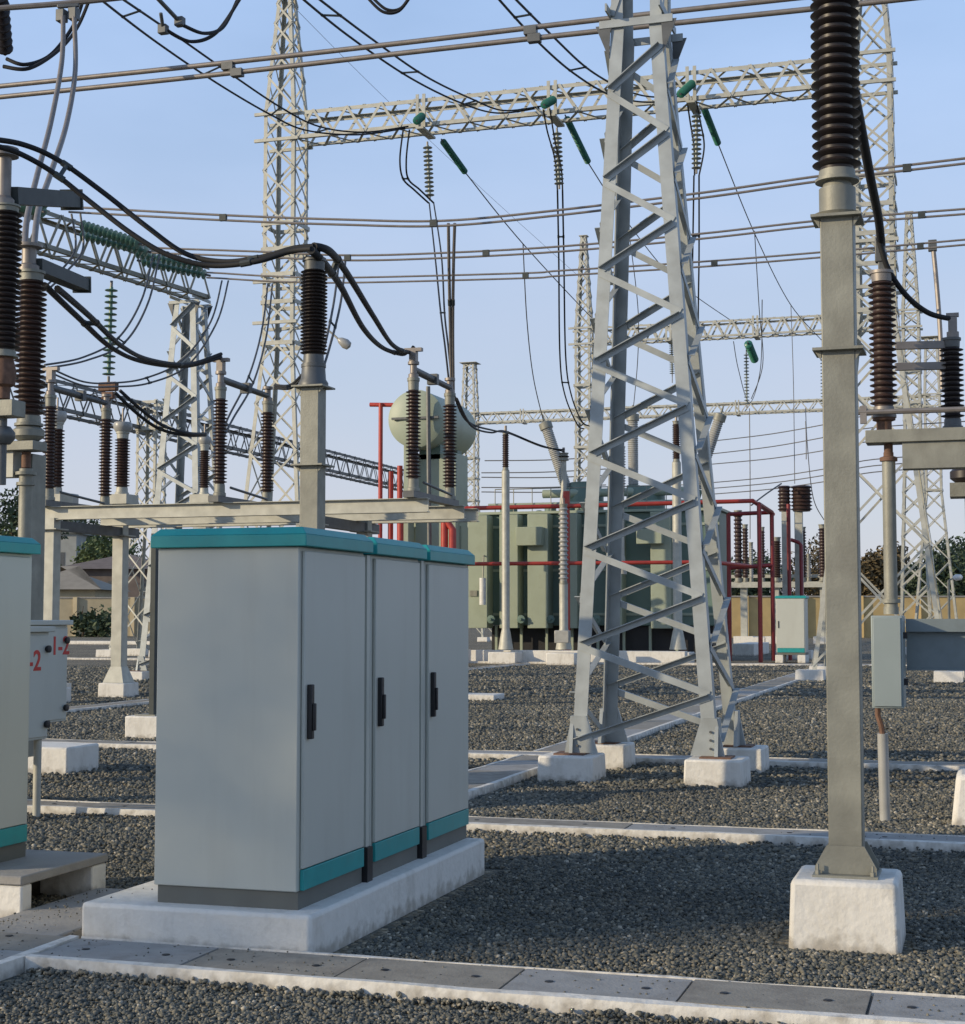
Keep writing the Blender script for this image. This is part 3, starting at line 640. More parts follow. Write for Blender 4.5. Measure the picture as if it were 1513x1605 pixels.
MB().tube([(a.x-.02, a.y, bz-.26), (a.x-.02, a.y, .55)], .065, 14).build('drive_pipe', M['galv'], t)
k = MB(); k.lathe((a.x-.02, a.y, bz-.32), (0, 0, 1), [(.1, 0), (.1, .03)], 12); k.lathe((a.x-.02, a.y, bz-.42), (0, 0, 1), [(.09, 0), (.09, .03)], 12); k.build('pipe_collar', M['galv'], t)
c = G(62, 1214); MB().box(c.x-.42, c.x+.32, c.y, c.y+.62, -.05, .28).build('footing', M['conc'], t, bevel=.02)
DN = 13.6
a = W(6, 560, DN); b = W(6, 322, DN)
t = thing('near_disconnector', (a.x, a.y, 0), 'black insulator with upper arm and twin cables cut by the left edge', 'high voltage switch', 'large switches at the left edge')
insulator(t, a, (0, 0, 1), b.z-a.z, .09, .135, 25, 'porcb', cap=.06, nn=28)
k = MB(); k.lathe((b.x, b.y, b.z), (0, 0, 1), [(.09, 0), (.09, .05), (.06, .08), (.06, .42), (.12, .43), (.12, .5)], 16); k.build('head_clamp', M['alu'], t)
arm(t, (b.x, b.y+.05, b.z+.1), W(112, 313, DN+1.9), .19, .15)
k = MB(); k.lathe((a.x, a.y, a.z-.36), (0, 0, 1), [(.06, 0), (.06, .1), (.1, .12), (.11, .24), (.08, .36)], 14); k.build('bearing', M['rust'], t)
MB().box(a.x-.8, a.x+.16, a.y-.1, a.y+.1, a.z-.52, a.z-.38).build('base_beam', M['galv'], t, bevel=.005)
MB().box(a.x-.45, a.x-.2, a.y-.1, a.y+.1, .2, a.z-.525).build('column', M['galv'], t)
k = MB(); k.tube([(a.x, a.y, a.z-.53), (a.x, a.y, a.z-1.1)], .04, 10); k.lathe((a.x, a.y, a.z-.75), (0, 0, 1), [(.07, 0), (.11, .05), (.11, .1), (.07, .15)], 12); k.build('shaft', M['galvdark'], t)
MB().cbox((a.x-.32, a.y, .1), .5, .5, .3).build('footing', M['conc'], t)

# numbered terminal boxes
def textobj(s, loc, size, rot, parent, m):
    cu = bpy.data.curves.new('t', 'FONT'); cu.body = s; cu.size = size; cu.extrude = .0015; cu.offset = .004; cu.align_x = 'LEFT'
    o = bpy.data.objects.new('t', cu); COL.objects.link(o); bpy.context.view_layer.update()
    me = bpy.data.meshes.new_from_object(o.evaluated_get(bpy.context.evaluated_depsgraph_get())); bpy.data.objects.remove(o)
    me.materials.clear(); me.materials.append(m)
    q = bpy.data.objects.new('painted_number', me); COL.objects.link(q); q.parent = parent; q.location = V(loc)-V(parent['_o']); q.rotation_euler = rot; q['_o'] = parent['_o']
    return q
for pr, pt, pb, yl, s, D, lab, tx in ((79, 982, 1158, .85, '1-2', 12.9, 'nearer grey terminal box marked in red beside the left cabinet', (31, 1052)), (108, 972, 1130, .9, '1-2', 14.3, 'farther grey terminal box with red 1-2 at the left', (80, 1026))):
    fr = W(pr, pt, D); bt = W(pr, pb, D); X = fr.x; Yf = fr.y; zt2 = fr.z; zb2 = bt.z
    t = thing('terminal_box', (X-.3, Yf-.4, zb2), lab, 'terminal box', 'numbered terminal boxes')
    MB().box(X-.6, X-.012, Yf-yl, Yf, zb2, zt2-.045).build('body', M['cab'], t, bevel=.006)
    d = MB().box(X-.011, X, Yf-yl+.02, Yf-.015, zb2+.02, zt2-.07).build('door', M['cab'], t, bevel=.004)
    MB().box(X-.63, X+.03, Yf-yl-.03, Yf+.03, zt2-.044, zt2).build('rain_hood', M['cab'], t, bevel=.006)
    h = MB()
    for z in (zb2+.12, zt2-.18): h.lathe((X+.0005, Yf-.05, z), (1, 0, 0), [(.022, 0), (.03, .012), (.03, .03), (.012, .034)], 12)
    h.build('latch', M['black'], d)
    c = PX(tx[0], tx[1], X+.002)
    textobj(s, (X+.0015, c.y, c.z), .225, (math.pi/2, 0, math.pi/2), t, M['redpaint'])
    MB().box(X-.36, X-.3, Yf-yl*.6, Yf-yl*.6+.06, 0, zb2).build('stand', M['galv'], t)
c = G(57, 1283); tag(MB().tube([(c.x, c.y, -.02), (c.x, c.y, W(57, 1160, 12.8).z)], .032, 14).build('conduit_pipe', M['galvlight']), 'pale upright conduit pipe under the numbered boxes at left', 'conduit')

# ---------------------------------------------------------------- right edge switch (near)
DR = 12.6
a = W(1386, 655, DR); b = W(1386, 425, DR)
t = thing('near_disconnector', (a.x, a.y, 0), 'brown ribbed insulator switch on a steel beam right of the foreground column', 'high voltage switch')
h = b.z-a.z
insulator(t, a, (0, 0, 1), h, .072, .108, 21, 'porc', 'alu', cap=.09, nn=28)
zb = W(1386, 676, DR).z
k = MB(); k.lathe((a.x, a.y, zb), (0, 0, 1), [(.06, 0), (.06, a.z-zb-.03), (.09, a.z-zb-.02), (.09, a.z-zb)], 14); k.build('bearing', M['rust'], t)
xe = 1.6
MB().box(a.x-.14, a.x+xe, a.y-.12, a.y+.12, zb-.1, zb).build('base_beam', M['galv'], t, bevel=.004)
MB().box(a.x+.14, a.x+xe, a.y-.09, a.y+.09, zb-.31, zb-.102).build('web_beam', M['galv'], t)
k = MB(); k.tube([(a.x-.2, a.y-.14, zb+.14), (a.x+xe, a.y-.14, zb+.13)], .022, 8); k.cbox((a.x-.15, a.y-.14, zb+.12), .05, .04, .14); k.build('linkage_rod', M['alu'], t)
k = MB(); k.tube([(a.x+.03, a.y, zb-.102), (a.x+.03, a.y, zb-.2)], .035, 10); k.lathe((a.x+.03, a.y, zb-.24), (0, 0, 1), [(.07, 0), (.07, .03), (.04, .04), (.04, .07)], 12); k.build('shaft', M['rust'], t)
zx = W(1392, 965, DR).z
MB().tube([(a.x+.03, a.y, zb-.24), (a.x+.03, a.y, zx+.02)], .052, 16).build('drive_pipe', M['galv'], t)
k = MB(); k.lathe((a.x+.03, a.y, zx+.1), (0, 0, 1), [(.075, 0), (.075, .03)], 12); k.lathe((a.x+.03, a.y, zx+.01), (0, 0, 1), [(.06, 0), (.06, .06)], 12); k.build('pipe_collar', M['galv'], t)
bx0 = W(1366, 1000, DR-.4); bx1 = W(1410, 1000, DR-.4); zlo = W(1390, 1110, DR-.4).z
q = MB().box(bx0.x, bx1.x+.03, bx0.y-.02, bx0.y+.38, zlo, zx).build('drive_box', M['boxshade'], t, bevel=.008)
MB().box(bx0.x+.015, bx1.x+.015, bx0.y-.034, bx0.y-.021, zlo+.015, zx-.015).build('door', M['boxshade'], q, bevel=.004)
k = MB()
for z in (zlo+.2, zx-.15): k.cbox((bx1.x+.045, bx0.y+.05, z), .03, .03, .05)
k.build('hinge', M['black'], q)
y0 = a.y; ch0 = W(1420, 970, DR); zc0 = W(1420, 1050, DR).z
k = MB(); k.box(bx1.x+.035, a.x+2.2, y0+.0, y0+.012, zc0, ch0.z); k.box(bx1.x+.035, a.x+2.2, y0-.07, y0-.001, ch0.z-.1, ch0.z); k.box(bx1.x+.035, a.x+2.2, y0-.07, y0-.001, zc0, zc0+.012); k.build('channel_beam', M['galvshade'], t)
# supporting column just outside the frame, on the white plinth cut by the right edge
c = G(1490, 1298); MB().frus((c.x+.36, c.y+.36), (.72, .72), (.62, .62), -.05, .4).build('footing', M['conc'], t, bevel=.04)
MB().box(c.x+.3, c.x+.5, y0+.02, y0+.22, .4, zb-.312).build('column', M['galv'], t, bevel=.005)
b2 = W(1494, 672, DR+.25); t2 = W(1494, 530, DR+.25)
u = thing('near_disconnector', (b2.x, b2.y, b2.z), 'dark insulator head with two flat arms at the right edge', 'high voltage switch')
insulator(u, b2, (0, 0, 1), t2.z-b2.z, .06, .095, 14, 'porcb', 'galvdark', cap=.08, nn=24)
k = MB(); k.lathe(t2, (0, 0, 1), [(.05, 0), (.05, .05)], 12); k.cbox(t2+V((0, 0, .11)), .07, .07, .12); k.cbox(t2+V((0, 0, .19)), .1, .05, .03); k.build('terminal', M['alu'], u)
for py in (540, 573):
    k = MB(); k.bar(W(1404, py+2, DR+.25), W(1490, py, DR+.25), .05, .06); k.build('contact_arm', M['alu'], u)
a3 = W(1503, 780, DR+1.2); k = thing('post_insulator', a3, 'small dark insulator on a grey box at the right edge under the beam', 'insulator')
MB().cbox(a3+V((.1, 0, .06)), .34, .3, .12).build('base_box', M['galv'], k)
MB().lathe(a3+V((.08, 0, .125)), (0, 0, 1), [(.1, 0), (.15, .04), (.15, .1), (.1, .15)], 16).build('insulator', M['porcb'], k)
MB().box(a3.x+.05, a3.x+.2, a3.y-.07, a3.y+.07, 0, a3.z).build('post', M['galv'], k)
c = G(1388, 1290); tp = W(1384, 1150, c.y*math.cos(YAW)-c.x*math.sin(YAW))
u = thing('conduit_pipe', (c.x, c.y, 0), 'pale upright conduit pipe with bent cable under the grey drive box at right', 'conduit')
MB().tube([(c.x, c.y, -.02), (tp.x, tp.y, tp.z)], .042, 16).build('pipe', M['porcg'], u)
MB().tube([(tp.x, tp.y, tp.z-.03), (tp.x-.01, tp.y, tp.z+.06), (tp.x-.035, tp.y, tp.z+.14), (tp.x-.035, tp.y, zlo+.01)], .022, 8).build('cable', M['rust'], u)

# ---------------------------------------------------------------- power transformer
TY = G(735, 1036).y+1.2
def pad(px0, px1, py, dep, h, label, z0=-.05, group='white concrete pads'):
    a = G(px0, py); b = G(px1, py); y = (a.y+b.y)/2
    return tag(MB().box(a.x, b.x, y, y+dep, z0, h).build('concrete_pad', M['conc'], bevel=.02), label, 'pad', group)
pad(640, 1086, 1040, .5, .45, 'long white curb wall in front of the transformer')
FY = PY(800, 900, 58.5).y
tx0 = PY(745, 900, 58.5).x; txr = PY(1122, 900, 58.5).x; tz1 = PY(900, 800, 58.5).z; tz0 = PY(900, 985, 58.5).z
tr = thing('power_transformer', ((tx0+txr)/2, 60, 0), 'huge grey green power transformer behind the near lattice tower', 'transformer')
MB().box(tx0, txr, 59.4, 62.4, tz0+.1, tz1-.05).build('tank', M['traforad'], tr, bevel=.03)
MB().box(tx0-.1, txr+.1, 59.2, 62.5, tz1-.045, tz1+.05).build('tank_lid', M['trafo'], tr)
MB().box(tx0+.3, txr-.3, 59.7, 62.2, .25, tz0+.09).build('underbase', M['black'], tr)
for i in range(9): x = tx0+.6+i*(txr-tx0-1.2)/8; MB().box(x-.05, x+.05, 59.3, 59.4, .2, tz0+.09).build('base_strut', M['trafo'], tr)
for a_, b_ in ((733, 764), (783, 812), (827, 859), (880, 905), (950, 975), (1020, 1052)):   # radiator banks: stiffened panels in front of the tank
    xa = PY(a_, 900, 58.6).x; xb = PY(b_, 900, 58.6).x
    k = MB(); k.box(xa, xb, 58.6, 59.39, tz0, tz1-.1)
    o = k.build('tank_stiffener', M['trafo'], tr, bevel=.02)
xa = PY(812, 850, 58.5).x; xb = PY(852, 850, 58.5).x
MB().box(xa, xb, 58.2, 58.58, PY(830, 855, 58.3).z, PY(830, 826, 58.3).z).build('control_box', M['trafo'], tr, bevel=.02)
xa = PY(1000, 850, 58.5).x; xb = PY(1040, 850, 58.5).x
MB().box(xa, xb, 58.2, 58.58, PY(830, 855, 58.3).z, PY(830, 832, 58.3).z).build('control_box', M['trafo'], tr, bevel=.02)
p = PY(757, 948, 58.2); q = PY(757, 906, 58.2); MB().tube([p, q], .13, 14).build('silica_breather', M['lampw'], tr)
MB().tube([q, q+V((0, .1, .8)), q+V((-.1, .5, .9))], .03, 6).build('breather_pipe', M['galv'], tr)
# small clutter on the lid
rng = random.Random(5)
k = MB()
for i in range(16):
    x = tx0+.4+rng.random()*(txr-tx0-.8); y = 59.6+rng.random()*2.3; s = .1+.2*rng.random()
    k.lathe((x, y, tz1+.055), (0, 0, 1), [(s, 0), (s, s*1.2), (s*.6, s*1.4)], 10)
k.build('lid_turrets', M['traforad'], tr)
k = MB(); k.tube([(tx0+.2, 59.6, tz1+.35), (txr-.3, 59.6, tz1+.35)], .06, 8); k.tube([(tx0+2.2, 60.4, tz1+.8), (txr-1.2, 60.4, tz1+.8)], .17, 10); k.build('oil_pipe', M['trafo'], tr)
k = MB()
for i in range(12):
    x = tx0+.5+i*(txr-tx0-1)/11; k.tube([(x, 59.5, tz1+.04), (x, 59.5, tz1+.95)], .02, 6)
k.tube([(tx0+.5, 59.5, tz1+.95), (txr-.5, 59.5, tz1+.95)], .02, 6); k.build('guard_rail', M['galv'], tr)
for px, py0, px1, py1, r_ in ((888, 765, 856, 668, .21), (993, 760, 992, 655, .2), (1092, 765, 1128, 655, .2)):
    a = PY(px, py0, 60.8); b = PY(px1, py1, 60.8)
    a = V((a.x, 60.8, tz1-.1)) if False else a
    o = MB().lathe(a, b-a, shed_prof((b-a).length, r_*.93, r_*1.06, 34), 16).build('bushing', M['porcg'], tr)
    d = (b-a).normalized(); MB().lathe(b, d, [(r_*1.25, -.12), (r_*1.25, .14), (.05, .2), (.03, .5)], 14).build('bushing_cap', M['galv'], o)
    MB().lathe(a-d*1.2, d, [(r_*1.8, 0), (r_*1.8, .5), (r_*1.4, .55), (r_*1.3, 1.18)], 16).build('turret', M['traforad'], o)
a = PY(910, 770, 60); MB().lathe((a.x, 60.9, tz1), (0, 0, 1), [(.7, 0), (.7, .8), (.62, 1.0), (.62, 1.25)], 20).build('turret', M['traforad'], tr)
a = PY(1005, 770, 60); MB().lathe((a.x, 60.9, tz1), (0, 0, 1), [(.75, 0), (.75, .8), (.7, 1.0)], 20).build('turret', M['traforad'], tr)
# oil conservator and its pillar
cc = W(651, 656, 56.5); rr = 46*56.5/2500
cv = thing('oil_conservator', (cc.x, cc.y, 0), 'round green oil conservator drum raised high left of the transformer', 'oil tank')
L_ = 4.0
prof = [(.02, -.14), (rr*.5, -.1), (rr*.85, -.03), (rr, .05), (rr, L_-.05), (rr*.92, L_+.15), (rr*.6, L_+.4), (.02, L_+.48)]
MB().lathe(cc, (0, 1, 0), prof, 40).build('drum', M['trafo'], cv)
k = MB(); k.box(cc.x-rr*.8, cc.x+rr*.9, cc.y-.2, cc.y-.1, cc.z-.04, cc.z+.04); k.tube([(cc.x+rr*.55, cc.y-.25, cc.z+rr*1.05), (cc.x+rr*.65, cc.y-.25, .2)], .08, 8); k.build('gauge_bar', M['galvdark'], cv)
zt3 = W(660, 705, 57).z
xa = W(622, 750, 57.5).x; 
k = MB(); k.box(cc.x-.55, cc.x-.35, cc.y+.3, cc.y+.9, .3, cc.z-rr*.7); k.box(cc.x-.34, cc.x+1.2, cc.y+1.0, cc.y+2.4, .3, zt3-.1); k.build('pillar', M['trafo'], cv, bevel=.02)
k = MB(); k.box(cc.x-.2, cc.x+.6, cc.y+1, cc.y+1.5, zt3-.3, cc.z-rr*.8); k.box(cc.x-.2, cc.x+.6, cc.y+3, cc.y+3.5, zt3-.3, cc.z-rr*.8); k.build('saddle', M['traforad'], cv)
k = MB()
for px_ in (775, 822, 868, 940): 
    q = PY(px_, 985, 58.9); k.lathe((q.x, 58.7, q.z+.35), (0, -1, 0), [(.09, 0), (.09, .2), (.16, .21), (.16, .27), (.05, .28), (.05, .4)], 10)
k.build('drain_valves', M['traforad'], tr)
for f in (.12, .5, .88):
    z = tz0+(tz1-tz0)*f; MB().box(tx0-.02, txr+.02, 59.34, 59.4, z-.05, z+.05).build('tank_band', M['trafo'], tr)
q = PY(742, 930, 58.55); MB().cbox((q.x, 58.57, q.z), .3, .03, .22).build('rating_plate', M['galv'], tr)
# two lower radiators behind the cabinets
a = W(640, 815, 58); b = W(728, 850, 58)
u = thing('cooler_rack', (a.x, a.y, 0), 'low green cooler rack glimpsed above the cabinets left of the transformer', 'cooler')
k = MB(); k.box(a.x, b.x, a.y, a.y+1, a.z-.25, a.z+.1); k.build('header', M['trafo'], u)
k = MB(); 
for i in range(6): x = a.x+(b.x-a.x)*i/5; k.box(x-.05, x+.05, a.y+.1, a.y+.9, .2, a.z-.26)
k.build('rack_post', M['trafo'], u)
# posts in front of the transformer
def arrester(px, pyb, pyt, pins, D, w_, m, label, r_=.13, col='galvlight', nn=22):
    a = W(px, pyb, D); b = W(px, pyt, D); zi = W(px, pins, D).z
    t = thing('surge_arrester', (a.x, a.y, 0), label, 'surge arrester', 'posts in front of the transformer')
    MB().lathe((a.x, a.y, a.z), (0, 0, 1), [(w_*1.9, 0), (w_*1.2, .6), (w_, .7), (w_, zi-a.z)], 16).build('column', M[col], t)
    insulator(t, (a.x, a.y, zi+.003), (0, 0, 1), b.z-zi, r_*.7, r_, nn, m, cap=.12, nn=14)
    MB().lathe((a.x, a.y, b.z), (0, 0, 1), [(.05, 0), (.05, .2)], 8).build('terminal', M['alu'], t)
    MB().cbox((a.x, a.y, .15), 1.0, 1.0, .5).build('footing', M['conc'], t, bevel=.03)
    return t
arrester(793, 1018, 676, 738, 56, .14, 'porc', 'pale tall post with a slim dark top left of the near tower', .13, nn=18)
arrester(884, 1018, 790, 916, 54.5, .15, 'porcg', 'short grey ribbed arrester on post close to the left leg of the near tower', .17, nn=16)
k = W(882, 998, 53.8); tag(MB().cbox(k, .5, .3, .42).build('counter_box', M['porcg'], bevel=.02), 'small pale box low on the post left of the near tower', 'box')
arrester(884, 800, 710, 722, 58, .1, 'porcg', 'slim grey post rising to the left transformer bushing', .2)
arrester(1063, 1018, 660, 725, 56, .16, 'porc', 'pale post with a brown top seen through the right side of the near tower', .15, nn=18)
arrester(975, 900, 700, 770, 57.5, .1, 'porcg', 'slender grey post seen through the middle of the near tower', .17, nn=14)
# ---------------------------------------------------------------- fire water pipes
def pipes(label, runs, m, r_, name='fire_water_pipe', group='red fire water pipes'):
    a = V(runs[0][0]); t = thing(name, a, label, 'fire pipe', group)
    for r in runs:
        k = MB(); pts = [V(p) for p in r]; k.tube(pts, r_, 10)
        k.build('pipe', M[m], t)
    return t
DF = 56.8
def Z0(v): return V((v.x, v.y, 0))
p1 = [W(720, 797, DF), W(900, 793, DF), W(1180, 785, DF+.3), W(1205, 798, DF+1.5)]
pipes('upper red fire water pipe along the top of the transformer', [p1[:3], [p1[2], W(1212, 806, DF+3)]], 'red', .08)
pipes('lower red fire water pipe across the middle of the transformer', [[W(732, 884, DF), W(1115, 881, DF)], [W(1115, 881, DF), W(1190, 889, DF+3)]], 'red', .07)
a = W(888, 770, DF+.1); pipes('red vertical pipe beside the left leg of the near tower', [[Z0(a)+V((0, 0, .3)), a]], 'red', .12)
k = []
for px in (597,): a = W(px, 632, 57); pipes('tall thin red pipe mast left of the green conservator', [[Z0(a), a], [a+V((-.45, .1, -.02)), a+V((1.1, .1, -.1))]], 'red', .08)
a = W(627, 730, 57); pipes('pair of red pipes by the pillar of the green conservator', [[Z0(a), a], [Z0(a)+V((-.35, 0, 0)), a+V((-.35, 0, -.2))]], 'red', .1)
a = W(628, 812, 56); b = W(697, 808, 56)
pipes('thick red pipe stub rising behind the farthest cabinet', [[Z0(a), a+V((0, 0, -.12))], [a+V((-.5, 0, 0)), a+V((.5, .3, .0))]], 'red', .11)
pipes('red pipe standing behind the rear corner of the cabinets', [[Z0(b), b], [Z0(b)+V((.3, 0, 0)), b+V((.3, 0, -.5)), b+V((0, 0, -.1))]], 'red', .13)
a = W(1142, 806, 59); b = W(1190, 790, 57); c = W(1210, 803, 59.5); d = W(1142, 890, 59)
pipes('dark red pipe frame right of the transformer', [[Z0(a), a], [Z0(b), b], [Z0(c), c], [a, c+V((0, 0, 0))], [b, c], [d, W(1210, 886, 59.5)]], 'maroon', .08)
a = W(1236, 790, 60); b = W(1256, 850, 61)
pipes('dark red pipes rising behind the small far cabinet', [[Z0(a), a], [Z0(b), b+V((0, 0, -.1)), b+V((-.1, 0, 0)), W(1240, 846, 61)]], 'maroon', .075)
# ---------------------------------------------------------------- right background
def small_cab():
    a = G(1218, 1034, .0); D = 57
    l = W(1219, 1020, D); r = W(1262, 1020, D); X0 = l.x; X1 = r.x+.1; Y = l.y-.3
    z1 = W(1240, 934, D).z
    t = cabinet(X0, X1, Y, Y+1.0, .28, z1, 'small pale cabinet with teal cap standing far back at right', door='y', group=None)
    for x in (X0+.1, X1-.15): tag(MB().box(x-.14, x+.14, Y-.05, Y+1.05, -.05, .279).build('support_block', M['conc'], bevel=.02), 'white block under the %s side of the small far cabinet' % ('left' if x < X0+.3 else 'right'), 'block', 'blocks under the small far cabinet')
small_cab()
for px, lab in ((1232, 'grey column with a dark drum on top behind the small far cabinet'), (1252, 'right hand drum topped column behind the small far cabinet')):
    a = W(px, 802, 61.5); t = thing('drum_column', (a.x, a.y, 0), lab, 'column', 'drum topped columns')
    MB().box(a.x-.15, a.x+.15, a.y-.15, a.y+.15, .1, a.z).build('column', M['galvlight'], t)
    b = W(px, 762, 61.5)
    MB().lathe(a+V((.12 if px > 1240 else -.05, 0, .01)), (0, 0, 1), shed_prof(b.z-a.z, .2 if px < 1240 else .33, .26 if px < 1240 else .42, 7), 16).build('insulator_drum', M['porc'], t)
    MB().cbox((a.x, a.y, .15), .9, .9, .4).build('footing', M['conc'], t)
for x0, x1, y, d, h, lab in ((1148, 1183, 1028, 5, .5, 'white pad right of the transformer in front of red pipes'), (1152, 1200, 1009, 4, .4, 'white pad behind the red pipe frame'), (1155, 1190, 996, 3, .5, 'far white pad seen left of the small far cabinet'), (1276, 1300, 996, 3, .4, 'far white pad right of the small far cabinet'), (1286, 1303, 1003, 3, .6, 'second far white block right of the small far cabinet')):
    pad(x0, x1, y, d, h, lab)
# rack of brown insulators far behind
yb_ = W(1200, 908, 98).y; zb_ = PY(1200, 912, yb_).z
t = thing('far_switch_frame', (PY(1150, 912, yb_).x, yb_, 0), 'far pale beam on columns carrying brown insulators behind the red pipes', 'steel frame')
MB().box(PY(1130, 912, yb_).x, PY(1330, 912, yb_).x, yb_-.15, yb_+.15, zb_-.35, zb_).build('long_beam', M['galvlight'], t)
MB().box(PY(1130, 912, yb_).x, PY(1330, 912, yb_).x, yb_+2.2, yb_+2.4, zb_+.3, zb_+.5).build('long_beam', M['galvlight'], t)
for px in (1165, 1215, 1290):
    x = PY(px, 912, yb_).x; MB().box(x-.2, x+.2, yb_+.16, yb_+.5, 0, zb_-.02).build('column', M['galvlight'], t)
    MB().cbox((x, yb_+.3, .2), 1.2, 1, .5).build('footing', M['conc'], t)
for i, (px, yt, ybm, r_, m, lab) in enumerate(((1158, 800, 905, .28, 'porc', 'thick far brown insulator right of the transformer end'), (1169, 822, 905, .2, 'porc', 'second far brown insulator right of the transformer end'), (1178, 850, 905, .15, 'galv', 'short grey far post between brown insulators'), (1196, 826, 905, .16, 'porc', 'slim far brown insulator left of the dark red frame corner'), (1218, 842, 905, .3, 'porc', 'stubby far brown insulator left of the drum topped column'), (1258, 826, 905, .28, 'porc', 'far brown insulator right of the drum topped columns'), (1268, 868, 905, .16, 'galv', 'short far grey post right of the drum topped columns'), (1291, 822, 905, .3, 'porc', 'far brown insulator left of the foreground column'), (1303, 792, 905, .3, 'porc', 'tallest far brown insulator, touching the foreground column'))):
    a = PY(px, ybm, yb_); b = PY(px, yt, yb_)
    t = thing('post_insulator', a, lab, 'insulator', 'far brown insulators on the pale beam')
    insulator(t, (a.x, yb_, zb_+.005), (0, 0, 1), b.z-zb_, r_*.7, r_, 16, m if m == 'porc' else 'porcg', cap=.25, nn=10)
# ---------------------------------------------------------------- walls, buildings
def wall(px0, px1, pyt, D, m, label, name='boundary_wall', th=.3):
    a = W(px0, pyt, D); b = W(px1, pyt, D); t = thing(name, (a.x, a.y, 0), label, 'wall', 'boundary walls')
    d = (b-a).normalized(); d.z = 0; h = (a.z+b.z)/2
    k = MB(); k.prism([V((a.x, a.y, 0)), V((b.x, b.y, 0)), V((b.x, b.y, h)), V((a.x, a.y, h))], (0, th, 0)); k.build('panel', M[m], t)
    k = MB(); n = int((b-a).length/4)
    for i in range(n+1):
        p = a.lerp(b, i/max(1, n)); k.cbox((p.x, p.y-.08, (h+.1)/2), .4, .35, h+.1)
    k.build('pier', M[m], t)
    k = MB(); k.prism([V((a.x, a.y-.08, h+.001)), V((b.x, b.y-.08, h+.001)), V((b.x, b.y-.08, h+.12)), V((a.x, a.y-.08, h+.12))], (0, th+.16, 0)); k.build('coping', M['conc_grey'], t)
wall(-60, 300, 938, 138, 'wallb', 'beige boundary wall far left behind the switch columns')
wall(1080, 1620, 936, 128, 'wally', 'yellow boundary wall far behind the small cabinet')
def building(name, px0, px1, pyt, D, dep, m, roofm, label, pye=None, roof='flat', overhang=.5, win=False):
    a = W(px0, pyt, D); b = W(px1, pyt, D); t = thing(name, (a.x, a.y, 0), label, 'building')
    d = (b-a); d.z = 0; d.normalize(); nrm = V((-d.y, d.x, 0))
    h = a.z if roof == 'flat' else W(px0, pye, D).z
    P = [V((a.x, a.y, 0)), V((b.x, b.y, 0))]; P += [P[1]+nrm*dep, P[0]+nrm*dep]
    MB().prism(P, (0, 0, h)).build('wall', M[m], t)
    O = [P[0]-d*overhang-nrm*overhang, P[1]+d*overhang-nrm*overhang, P[2]+d*overhang+nrm*overhang, P[3]-d*overhang+nrm*overhang]
    O = [V((q.x, q.y, h+.004)) for q in O]
    if roof == 'flat': MB().prism(O, (0, 0, .25)).build('roof', M[roofm], t)
    else:
        top = a.z; m1 = (O[0]+O[3])/2+d*dep*.5; m2 = (O[1]+O[2])/2-d*dep*.5; m1.z = m2.z = top
        k = MB(); k.add(O+[m1, m2], [(0, 1, 5, 4), (1, 2, 5), (2, 3, 4, 5), (3, 0, 4), (3, 2, 1, 0)]); k.build('roof', M[roofm], t, smooth=False)
    if win:
        L = (P[1]-P[0]).length; n = max(2, int(L/4))
        for i in range(n):
            c = P[0].lerp(P[1], (i+.5)/n)-nrm*.03
            f = MB(); f.prism([c-d*.7+V((0, 0, h*.45)), c+d*.7+V((0, 0, h*.45)), c+d*.7+V((0, 0, h*.8)), c-d*.7+V((0, 0, h*.8))], nrm*.02); f.build('window', M['galvdark'], t)
    return t
building('low_building', 20, 150, 884, 160, 12, 'wallb', 'roofg', 'low building with a tan hipped roof behind the beige wall', pye=924, roof='hip', overhang=.8)
building('shed', 95, 262, 866, 200, 14, 'roof', 'roof', 'long shed with a brown roof behind the beige wall', pye=892, roof='hip', overhang=1, win=True)
building('flat_roofed_house', 20, 120, 836, 230, 12, 'grey', 'grey', 'pale grey flat roofed house block behind the left columns', win=True)
building('white_house', 100, 112, 808, 260, 10, 'grey', 'grey', 'narrow pale house top behind the switch columns', win=False)
